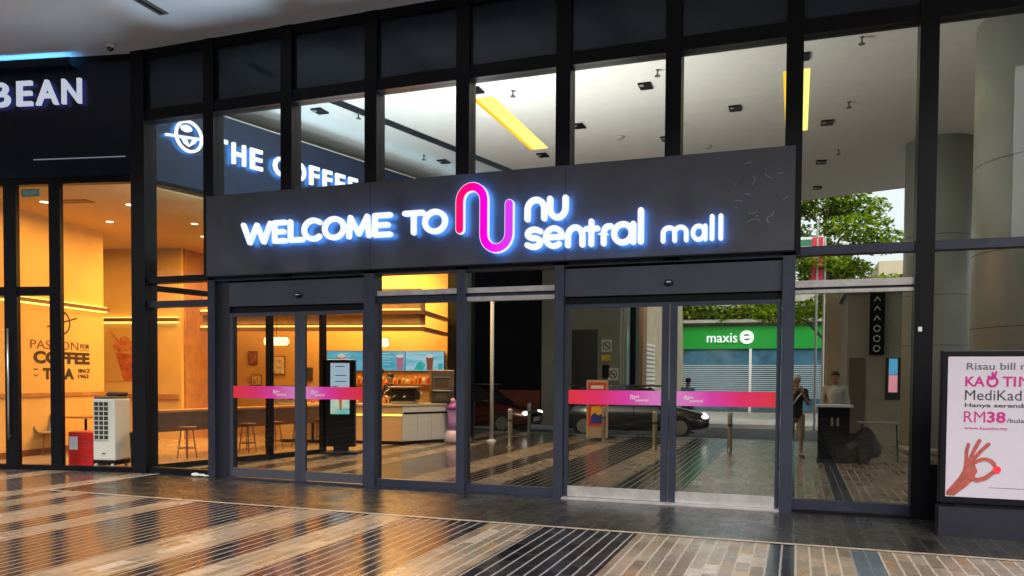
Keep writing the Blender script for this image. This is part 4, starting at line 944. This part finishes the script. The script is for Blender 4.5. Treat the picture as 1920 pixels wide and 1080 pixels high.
q = MB(); q.lathe([(.045,0),(.045,3.4),(.04,3.42)], (-6.98,8.1,0), 14); q.build('pole', M_white, t, True)
q = MB(); q.lathe([(.12,0),(.12,.02),(.05,.06)], (-6.98,8.1,0), 14); q.build('base', M_white, t)
# car
def car(x, y, rz, body, lab):
    t = empty('parked_car', (x,y,-.1), rz); tag(t, lab, 'car', 'cars at the drop-off')
    Mx = Matrix.Translation((x,y,-.12)) @ Matrix.Rotation(rz, 4, 'Z')
    q = MB(Mx); W2 = .87
    sec = [(-2.2,.35,.62,.80),(-2.1,.28,.86,.86),(-1.6,.22,.95,1),(-.9,.2,.98,1),(.6,.2,.95,1),(1.3,.22,.88,.99),(1.9,.26,.74,.93),(2.15,.33,.60,.82)]
    vs = []; n = 8
    for X_, zl, zh, wf in sec:
        w = W2*wf
        for yy, zz in ((-w*.92,zl),(-w,zl+.12),(-w,(zl+zh)/2+.05),(-w*.9,zh),(w*.9,zh),(w,(zl+zh)/2+.05),(w,zl+.12),(w*.92,zl)): vs.append((X_,yy,zz))
    fs = []
    for i in range(len(sec)-1):
        for k in range(n): k2 = (k+1)%n; fs.append((i*n+k,i*n+k2,(i+1)*n+k2,(i+1)*n+k))
    fs.append(tuple(range(n))); fs.append(tuple(reversed([(len(sec)-1)*n+k for k in range(n)])))
    q._f(vs, fs); o = q.build('body', body, t, True); md = o.modifiers.new('b', 'BEVEL'); md.width = .05; md.segments = 2
    q = MB(Mx); cab = [(-1.95,.93,.70),(-1.35,1.42,.60),(-.2,1.48,.62),(.45,1.40,.60),(1.15,.92,.72)]
    vs = []; 
    for X_, zh, w in cab: vs += [(X_,-w,zh),(X_,w,zh),(X_,-W2*.93,.90),(X_,W2*.93,.90)]
    fs = []
    for i in range(4): a = i*4; c = a+4; fs += [(a,a+1,c+1,c),(a,c,c+2,a+2),(a+1,a+3,c+3,c+1)]
    q._f(vs, fs); q.build('cabin_glass', mat('car_glass', (.02,.025,.03), .06), t)
    q = MB(Mx); q.ribbon([(-1.4,0),(-.2,0),(.42,0)], 1.16, 1.45, 1.50, 4); q.build('roof', body, t, True)
    for sx in (-1.35,1.35):
        for sy in (-1,1):
            q = MB(Mx); q.tube([(sx,sy*.70,.32),(sx,sy*.89,.32)], .32, 24); wh = q.build('tyre', mat('rubber', (.015,.015,.015), .8), t)
            q = MB(Mx); q.tube([(sx,sy*.885,.32),(sx,sy*.90,.32)], .20, 16); q.build('rim', M_steel, wh)
    q = MB(Mx)
    for X_ in (-1.0,.05,.95):
        for sy in (-1,1): q.box((X_-.006,sy*.862,.30),(X_+.006,sy*.874,.93))
    q.build('door_seams', M_black, t)
    q = MB(Mx)
    for a_, b_ in (((1.12,.70,.93),(.45,.60,1.42)),((-.25,.80,.93),(-.22,.62,1.47)),((-1.92,.70,.94),(-1.35,.60,1.44))):
        for sy in (-1,1): q.tube([(a_[0],a_[1]*sy,a_[2]),(b_[0],b_[1]*sy,b_[2])], .028, 6)
    q.build('pillars', body, t)
    for sy in (-1,1): q = MB(Mx); q.ell((.85,sy*.96,.98),(.09,.10,.07)); q.build('wing_mirror', body, t, True)
    q = MB(Mx); q.box((2.13,-.45,.52),(2.165,.45,.62)); q.build('grille', M_black, t)
    for sy in (-.62,.62):
        q = MB(Mx); q.ell((2.02,sy,.62),(.12,.2,.07)); q.build('headlight', emis('headlamp', (1,.97,.85), 3), t, True)
        q = MB(Mx); q.ell((-2.12,sy,.72),(.08,.18,.08)); q.build('tail_light', mat('tail_red', (.5,.01,.01), .2), t, True)
    q = MB(Mx); q.box((2.10,-.25,.38),(2.17,.25,.50)); q.build('number_plate', M_white, t)
car(-4.5, 13.2, R(8), mat('car_dark_silver', (.09,.09,.085), .2, metal=.7, coat=.6), 'dark grey car stopped at the kerb behind the bollards')
car(-9.6,13.1, R(0), mat('car_maroon', (.10,.012,.01), .25, metal=.3, coat=.6), 'dark maroon car farther left along the kerb')
# podium, bundle, folding table
t = empty('valet_podium', (.7,6.2,0)); tag(t, 'tall black valet podium with white top in the hall', 'podium')
B('cabinet', (.40,6.5,.06), (.95,6.05,1.05), M_black, t, .01); B('podium_top', (.36,6.54,1.05), (1.0,6.0,1.09), M_white, t)
B('plinth', (.38,6.52,0), (.97,6.02,.06), M_postd, t); B('handle', (.62,6.045,.7), (.66,6.02,.85), M_steel, t); B('handle', (.72,6.045,.7), (.76,6.02,.85), M_steel, t)
q = MB(); q.ell((1.2,6.3,.32),(.30,.26,.32)); q.ell((1.05,6.15,.22),(.22,.2,.22)); o = q.build('black_bag', mat('bag_black', (.01,.01,.012), .7), smooth=True)
for v in o.data.vertices:
    c = v.co; k = 1 + .10*math.sin(c.x*17+c.z*9) + .08*math.sin(c.y*23-c.z*14) + .05*math.sin(c.z*31+c.x*11); v.co = Vector((1.15+(c.x-1.15)*k, c.y, max(.0, .3+(c.z-.3)*k)))
tag(o, 'bulky black bag slumped against the podium', 'bag')
t = empty('folding_table', (1.55,6.9,0)); tag(t, 'small folding table with pale top behind the black bag', 'table')
B('table_top', (1.15,7.2,.72), (1.85,6.6,.75), M_greywall, t)
for x in (1.2,1.8):
    for y in (-7.15,6.65): q = MB(); q.tube([(x,y,.72),(x+(.04 if x > 1.5 else -.04),y,0)], .014, 8); q.build('leg', M_black, t)
# guard booth with wayfinding sign
t = empty('guard_booth', (1.9,12.0,0)); tag(t, 'grey stone clad booth at the kerb', 'booth')
B('walls', (1.15,13.6,0), (2.6,11.0,3.65), M_greywall, t); B('roof', (1.05,13.7,3.65), (2.7,10.9,3.78), M_conc, t)
B('window', (2.0,10.999,1.1), (2.5,10.97,2.1), mat('booth_glass', (.05,.06,.055), .08), t); B('door', (1.2,10.999,0), (1.55,10.97,2.1), mat('booth_door', (.12,.115,.10), .5), t)
t = empty('wayfinding_sign', (1.79,10.93,2.9)); tag(t, 'tall black hanging sign with white pictograms on the booth', 'sign')
B('panel', (1.63,10.96,2.17), (1.96,10.90,3.72), M_black, t)
QF = frame((0,10.899,0), (1,0,0), (0,0,1)); q = MB(QF)
for z in (2.32, 2.56, 2.80): q.ribbon(arc(1.795,z,.07,.07,0,330,10), .022, 0, .004, 2)
for z in (3.05,3.28,3.50): q.ribbon([(1.73,z-.05),(1.79,z+.05),(1.86,z-.04)], .022, 0, .004, 2)
q.build('pictograms', M_white, t)
t = B('beige_pier', (.78,14.6,0), (1.22,14.0,3.95), M_beige); tag(t, 'beige rendered pier beside the guard booth', 'pier')
# telco shop across the road
ms = empty('phone_shop', (-2,30,0)); tag(ms, 'phone shop across the road with a bright green fascia and glowing white logo', 'shop building')
B('wall', (-14,36,0), (2.1,30.1,5.7), M_conc, ms)
B('green_fascia', (-5.8,30.1,3.05), (1.6,29.9,4.12), mat('telco_green', (.01,.26,.03), .4, emit=(.0,.25,.02), es=.25), ms)
B('shopfront', (-5.7,30.1,.1), (1.5,30.0,3.05), mat('shop_blue_glass', (.06,.16,.24), .15, var=.4, vscale=1.2), ms)
for i in range(17): B('blind_slat', (-5.7,29.99,.7+i*.095), (1.5,29.96,.74+i*.095), mat('slat_pale', (.5,.6,.66), .4), ms)
B('ledge', (-8,30.1,4.3), (2.1,29.6,4.45), M_conc, ms)
for x in (-5.75,-2.1,1.52): B('pillar', (x-.06,29.95,0), (x+.06,29.85,3.05), M_white, ms)
TW = frame((0,29.9,0), (1,0,0), (0,0,1))
T('fascia_lettering', 'maxis', -4.15, -2.72, 3.36, 3.80, TW, emis('logo_white', (1,1,1), 1.8), ms, .06, .0, .02)
q = MB(TW); q.ribbon(arc(-2.28,3.64,.24,.20,0,180,12), .16, .02, .07); q.ribbon(arc(-2.28,3.56,.24,.20,180,360,12), .16, .021, .071); q.ribbon([(-2.45,3.58),(-2.1,3.62)], .12, .022, .072); q.build('fascia_emblem', emis('logo_white', (1,1,1), 1.8), ms)
rb2 = empty('right_building', (9,28,0)); tag(rb2, 'beige low building with dark windows across the road to the right', 'building')
B('wall', (3.2,34,0), (22,27,6.6), M_beige, rb2)
for i in range(7): B('window', (4.2+i*2.4,27,1.2), (5.6+i*2.4,26.95,3.0), M_spandrel, rb2)
# foliage
def leafmat(name, c1, c2):
    M = bpy.data.materials.new(name); M.use_nodes = True; t = M.node_tree; t.nodes.clear()
    g = N(t, "ShaderNodeNewGeometry"); cr = N(t, "ShaderNodeValToRGB"); e = cr.color_ramp.elements; e[0].color = (*c1,1); e[1].color = (*c2,1); t.links.new(g.outputs['Random Per Island'], cr.inputs[0])
    d = N(t, "ShaderNodeBsdfDiffuse"); tl = N(t, "ShaderNodeBsdfTranslucent"); mx = N(t, "ShaderNodeMixShader"); mx.inputs[0].default_value = .5; o = N(t, "ShaderNodeOutputMaterial")
    t.links.new(cr.outputs[0], d.inputs[0]); t.links.new(cr.outputs[0], tl.inputs[0]); t.links.new(d.outputs[0], mx.inputs[1]); t.links.new(tl.outputs[0], mx.inputs[2]); t.links.new(mx.outputs[0], o.inputs[0]); return M
M_leaf = leafmat('leaf_green', (.16,.28,.012), (.46,.54,.035)); M_leafd = leafmat('leaf_dark', (.03,.08,.01), (.10,.20,.02)); M_bark = mat('bark', (.09,.065,.045), .9, var=.3)
def leafmass(name, blobs, n, size, mts, par, flat=.5):
    q = MB()
    for i in range(n):
        c, r = random.choice(blobs)
        while True:
            d = Vector((random.uniform(-1,1), random.uniform(-1,1), random.uniform(-1,1)))
            if .25 < d.length < 1: break
        p = Vector((c[0]+d.x*r[0], c[1]+d.y*r[1], c[2]+d.z*r[2])); s_ = size*random.uniform(.6,1.4)
        a = Vector((random.gauss(0,1), random.gauss(0,1), random.gauss(0,flat))).normalized(); b_ = a.cross(Vector((random.gauss(0,.6), random.gauss(0,.6), 1))).normalized()
        q.mi = 0 if random.random() < .6 else 1
        q._f([p-a*s_, p-b_*s_*.5, p+a*s_, p+b_*s_*.5], [(0,1,2,3)])
    q.norecalc = True
    return q.build(name, mts, par)
def tree(x, y, h, cr, z0, lab, n=5200, seed=1):
    random.seed(seed); t = empty('street_tree', (x,y,-.1)); tag(t, lab, 'tree', 'street trees across the road')
    q = MB(); q.tube([(x,y,-.15),(x+.1,y,z0*.6),(x,y+.1,z0),(x-.1,y,h*.8)], .20, 12, .05)
    blobs = []
    for k in range(16):
        a = random.uniform(0,2*PI); rr = cr*random.uniform(.25,.8); zz = z0 + (h-z0)*random.uniform(.05,.95); rr *= 1-.45*abs((zz-z0)/(h-z0)-.4)
        c = (x+rr*math.cos(a), y+rr*math.sin(a), zz); blobs.append((c, (cr*.42, cr*.42, (h-z0)*.075)))
        q.tube([(x,y,max(z0*.8, zz-1.0)), ((x+c[0])/2,(y+c[1])/2,zz-.3), c], .06, 6, .02)
    q.build('trunk', M_bark, t, True)
    leafmass('crown', blobs, n, .10, [M_leaf, M_leafd], t)
tree(1.0,22,9.1,3.3,3.4,'broad layered green tree across the road seen above the booth',17000,3)
tree(-6.6,24.5,9.0,3.2,4.4,'leafy tree left of the broad layered one',8000,5); tree(8.6,25,8.3,2.8,4.6,'leafy tree in front of the beige building',6000,8)
tree(-12,23,9.5,3.6,4,'leafy tree far left along the road',5000,11)
random.seed(5)
hg = leafmass('balcony_planting', [((x,29.75,4.75+random.uniform(-.1,.25)),(.6,.25,.45)) for x in [-7.6+i*.7 for i in range(14)]], 5000, .10, [M_leaf, M_leafd], None); tag(hg, 'trailing green planting along the ledge over the phone shop', 'plants', kind='stuff')
hg = leafmass('hedge', [((x,26.3,.6),(.7,.5,.75)) for x in [3+i*.9 for i in range(18)]], 5000, .10, [M_leaf, M_leafd], None); tag(hg, 'clipped green hedge along the beige building', 'hedge', kind='stuff')
# banner and white frame
t = empty('red_banner', (.6,19,0)); tag(t, 'tall narrow red banner on a white pole across the road', 'banner')
q = MB(); q.lathe([(.04,-.1),(.035,7.0),(.06,7.02),(.02,7.1)], (.6,19,0), 12); q.build('pole', M_white, t, True)
B('banner_cloth', (.42,19.02,4.7), (.78,19.0,6.4), mat('banner_red', (.5,.02,.05), .7), t)
t = empty('street_sign', (.3,19.5,0)); tag(t, 'green and white direction board on a grey frame across the road', 'sign')
B('board', (-.4,19.52,5.95), (.85,19.48,6.5), M_white, t); B('green_band', (-.34,19.479,6.2), (.79,19.47,6.42), mat('sign_green', (.02,.16,.08), .5), t)
q = MB(); q.tube([(.85,19.5,-.1),(.85,19.5,6.5)], .05, 8); q.build('post', M_steel, t)

# ---------------------------------------------------------------- people
def capsules(segs, vox, name, mt, parent, extra=None):
    q = MB()
    for a, b_, r1, r2 in segs:
        a = Vector(a); b_ = Vector(b_); L_ = (b_-a).length; d = (b_-a)/max(L_,1e-6); pts = []
        N_ = 6; vs = []; fs = []; n = 12
        ax = d.cross(Vector((0,0,1)));
        if ax.length < .05: ax = d.cross(Vector((1,0,0)))
        ax.normalize(); bx = d.cross(ax); rings = []
        for i in range(N_+1): th = PI/2*(1-i/N_); rings.append((-r1*math.sin(th), r1*math.cos(th)))
        for i in range(N_+1): th = PI/2*i/N_; rings.append((L_+r2*math.sin(th), r2*math.cos(th)))
        for off, rr in rings:
            for k in range(n):
                t_ = 2*PI*k/n; vs.append(a + d*off + (ax*math.cos(t_)+bx*math.sin(t_))*max(rr,.0005))
        for i in range(len(rings)-1):
            for k in range(n): k2 = (k+1)%n; fs.append((i*n+k,i*n+k2,(i+1)*n+k2,(i+1)*n+k))
        fs.append(tuple(reversed(range(n)))); fs.append(tuple((len(rings)-1)*n+k for k in range(n)))
        q._f(vs, fs)
    if extra:
        for c, r in extra: q.ell(c, r, 20, 14)
    o = q.build(name, mt, None, True)
    md = o.modifiers.new('r', 'REMESH'); md.mode = 'VOXEL'; md.voxel_size = vox; md2 = o.modifiers.new('s', 'SMOOTH'); md2.iterations = 4; md2.factor = .6
    dg = bpy.context.evaluated_depsgraph_get(); me = bpy.data.meshes.new_from_object(o.evaluated_get(dg)); o.modifiers.clear(); old = o.data; o.data = me; bpy.data.meshes.remove(old)
    me.name = name
    for p in me.polygons: p.use_smooth = True
    if not me.materials: me.materials.append(mt)
    if parent: o.parent = parent; o.matrix_parent_inverse = parent.matrix_basis.inverted()
    return o
def person(loc, rz, lab, skin, shirt, legs, shorts=False, arms='phone', h=1.68, hairc=(.01,.008,.008), cap=None, vox=.012, sleeves='short', group=None, shoec=(.01,.01,.01), stride=.06, bag=False):
    t = empty('person', loc, 0); tag(t, lab, 'person', group)
    M_s = mat('skin_%d' % int(skin[0]*1000), skin, .55)
    Mx = Matrix.Translation(loc) @ Matrix.Rotation(rz, 4, 'Z') @ Matrix.Scale(h/1.68, 4)
    def P(x, y, z): return Mx @ Vector((x, y, z))
    k = h/1.68
    # faces +y
    hip = [P(s_*.09, 0, .86) for s_ in (-1,1)]; knee = [P(-.10, .03+stride, .47), P(.11, .03-stride*.3, .47)]; ank = [P(-.11, stride*1.2, .08), P(.13, -stride*.8, .08)]
    toe = [a + (Mx.to_3x3() @ Vector((0.02*s_, .15, -.045))) for a, s_ in zip(ank, (-1,1))]
    pel = P(0,0,.90); wai = P(0,0,1.05); che = P(0,.0,1.26); nek = P(0,-.01,1.44); hd = P(0,.015,1.575)
    sh_ = [P(-.175,-.01,1.365), P(.175,-.01,1.365)]
    if arms == 'phone': el = [P(-.22,.10,1.12), P(.22,.10,1.12)]; wr = [P(-.075,.27,1.36), P(.075,.27,1.36)]; fd = Vector((.25,.15,.9))
    elif arms == 'counter': el = [P(-.24,.08,1.12), P(.24,.08,1.12)]; wr = [P(-.14,.30,1.08), P(.14,.30,1.08)]; fd = Vector((.1,.95,-.1))
    else: el = [P(-.235,-.02,1.10), P(.235,-.02,1.10)]; wr = [P(-.24,.05,.86), P(.24,.05,.86)]; fd = Vector((0,.15,-1))
    segs = [(pel,wai,.125*k,.115*k),(wai,che,.115*k,.135*k),(che,nek,.12*k,.055*k),(nek,hd,.052*k,.055*k)]
    for i in (0,1):
        segs += [(hip[i],knee[i],.082*k,.052*k),(knee[i],ank[i],.052*k,.034*k),(ank[i],toe[i],.036*k,.028*k),(che,sh_[i],.09*k,.06*k),(sh_[i],el[i],.048*k,.038*k),(el[i],wr[i],.038*k,.024*k)]
        s_ = (-1,1)[i]; R3 = Mx.to_3x3(); f = (R3 @ Vector((-s_*fd.x, fd.y, fd.z))).normalized(); side = (R3 @ Vector((-s_,0,0) if arms != 'down' else (0,1,0))).normalized()
        palm = wr[i] + f*.075*k; segs.append((wr[i], palm, .024*k, .030*k)); nrm = f.cross(side).normalized()
        curl = (R3 @ Vector((0,.3,0) if arms == 'phone' else (0,0,-.3)))
        for j, (o_, ln) in enumerate(((-.030,.055),(-.010,.070),(.010,.074),(.030,.066))):
            b0 = palm - side*o_*k*-1 + f*.005; m_ = b0 + f*ln*.5*k; e_ = m_ + (f*.8+curl*.8).normalized()*ln*.45*k
            segs += [(b0, m_, .0095*k, .0085*k), (m_, e_, .0085*k, .007*k)]
        th0 = wr[i] + f*.03*k + side*.022*k; th1 = th0 + (f*.5+side*.8).normalized()*.04*k; th2 = th1 + (f*.9+side*.3).normalized()*.028*k
        segs += [(th0,th1,.013*k,.010*k),(th1,th2,.010*k,.008*k)]
    hr = [((hd.x,hd.y,hd.z+.03*k),(.075*k,.092*k,.108*k))]
    fc = Mx.to_3x3().normalized() @ Vector((0,1,0)); sd = Mx.to_3x3().normalized() @ Vector((1,0,0))
    nose = hd + fc*.098*k + Vector((0,0,.01*k)); segs += [(hd + fc*.085*k + Vector((0,0,.035*k)), nose, .010*k, .014*k), (hd + fc*.045*k - Vector((0,0,.055*k)), hd + fc*.065*k - Vector((0,0,.06*k)), .036*k, .022*k)]
    for s_ in (-1,1): segs.append((hd + sd*s_*.076*k + Vector((0,0,.035*k)), hd + sd*s_*.080*k - Vector((0,0,.0)), .012*k, .009*k))
    capsules(segs, vox, 'body', M_s, t, hr)
    q = MB()
    for s_ in (-1,1): q.ell(tuple(hd + fc*.083*k + sd*s_*.031*k + Vector((0,0,.035*k))), (.012*k,.012*k,.008*k), 10, 6)
    q.build('eyes', mat('eye_dark', (.02,.015,.01), .2), t, True)
    q = MB(); q.ell(tuple(hd + fc*.086*k - Vector((0,0,.04*k))), (.022*k,.012*k,.007*k), 10, 6); q.build('mouth', mat('lip', (.30,.10,.08), .5), t, True)
    ex = .014*k
    ts = [(pel,wai,.125*k+ex,.115*k+ex),(wai,che,.115*k+ex,.135*k+ex),(che,P(0,-.01,1.40),.12*k+ex,.07*k)]
    for i in (0,1):
        ts += [(che,sh_[i],.09*k+ex,.06*k+ex)]
        ts += [(sh_[i], sh_[i].lerp(el[i], .7 if sleeves == 'short' else 1), .048*k+ex, .040*k+ex)]
        if sleeves == 'long': ts += [(el[i],el[i].lerp(wr[i],.9),.040*k+ex,.028*k+ex*.7)]
    capsules(ts, vox, 'shirt', mat('cloth_%d_%d' % (shirt[0]*999, shirt[2]*999), shirt, .85), t)
    ls = [(pel,P(0,0,.86),.125*k+ex*.8,.11*k+ex)]
    for i in (0,1):
        ls += [(hip[i],knee[i],.082*k+ex,.055*k+ex*1.4)]
        if not shorts: ls += [(knee[i],ank[i],.055*k+ex,.042*k+ex)]
    capsules(ls, vox, 'shorts' if shorts else 'trousers', mat('legs_%d_%d' % (legs[0]*999, legs[2]*999), legs, .85), t)
    for i in (0,1): capsules([(ank[i]-Vector((0,0,.03*k)),toe[i],.044*k,.036*k),(ank[i]-Vector((0,0,.04*k)),ank[i]-fc*.05*k-Vector((0,0,.04*k)),.036*k,.034*k)], vox, 'shoe', mat('shoe_black', shoec, .6), t)
    q = MB(); q.ell(tuple(hd - fc*.012*k + Vector((0,0,.062*k))), (.084*k,.098*k,.088*k), 18, 12)
    o = q.build('hair', mat('hair_black', hairc, .6), t, True)
    if cap:
        q = MB(); q.ell(tuple(hd + Vector((0,0,.085*k))), (.090*k,.104*k,.075*k), 18, 10); c_ = hd + fc*.11*k + Vector((0,0,.085*k)); q.ell(tuple(c_), (.07*k,.07*k,.010*k), 14, 6); q.build('cap', mat('cap_%d' % (cap[0]*999), cap, .7), t, True)
    if bag:
        q = MB(); q.tube([P(-.12,.13,1.38),P(0,.16,1.25),P(.14,.15,1.02),P(.2,.05,.9)], .014*k, 8); q.tube([P(-.12,-.02,1.46),P(-.12,.13,1.38)], .014*k, 8); q.build('bag_strap', M_white, t)
    return t
person((.0,6.9,0), R(190), 'person in a dark shirt and khaki shorts standing beside the right door post', (.34,.19,.12), (.012,.012,.016), (.30,.23,.13), shorts=True, arms='phone', h=1.62, vox=.010, bag=True, stride=.04, cap=(.55,.55,.52))
person((.75,7.6,0), R(170), 'person in an open white and grey jacket standing behind the podium', (.30,.17,.11), (.40,.40,.38), (.02,.02,.025), arms='down', h=1.70, sleeves='long')
person((-3.1,14.6,-.1), R(-30), 'person in a pale blue shirt at the roadside', (.33,.2,.13), (.16,.32,.48), (.04,.05,.08), arms='down', h=1.66)
bp_ = LF @ Vector((1.75,7.0,0)); person(tuple(bp_), R(-150), 'barista in an orange shirt and black cap behind the coffee counter', (.45,.24,.14), (.60,.16,.03), (.02,.02,.02), arms='counter', h=1.72, cap=(.015,.012,.012), sleeves='short')
bp_ = LF @ Vector((2.05,6.85,0)); person(tuple(bp_), R(160), 'barista in black turned towards the espresso machine', (.42,.24,.15), (.012,.012,.014), (.02,.02,.02), arms='counter', h=1.62, sleeves='short')
ob = empty('reflection_backdrop', (0,-26,0)); tag(ob, 'unseen dark block added behind the camera to darken reflections in the entrance glass', 'building')  # unseen block added so the panes mirror something dark instead of sky
B('wall', (-40,-34,0), (7.8,-26,15), mat('dark_cladding', (.02,.02,.024), .5), ob)
for i in range(10):
    for j in range(3): B('window', (-36+i*4.2,-26,1.4+j*4.4), (-33+i*4.2,-25.93,4.4+j*4.4), M_spandrel, ob)

lb = empty('low_terrace', (18,-26,0)); tag(lb, 'low beige terrace building across the plaza to the right', 'building')
B('wall', (7.9,-34,0), (40,-26.2,6.4), M_greywall, lb); B('parapet', (7.9,-26.3,6.4), (40,-26.0,6.9), M_conc, lb)
for i in range(7): B('window', (9+i*4,-26.2,1), (12+i*4,-26.12,3.4), M_spandrel, lb)
tree(9.5,-20,8.6,3.0,3.6,'leafy tree on the plaza in front of the low terrace',5000,21); tree(16,-19,8.0,3.0,3.2,'leafy tree farther right on the plaza',4000,22)
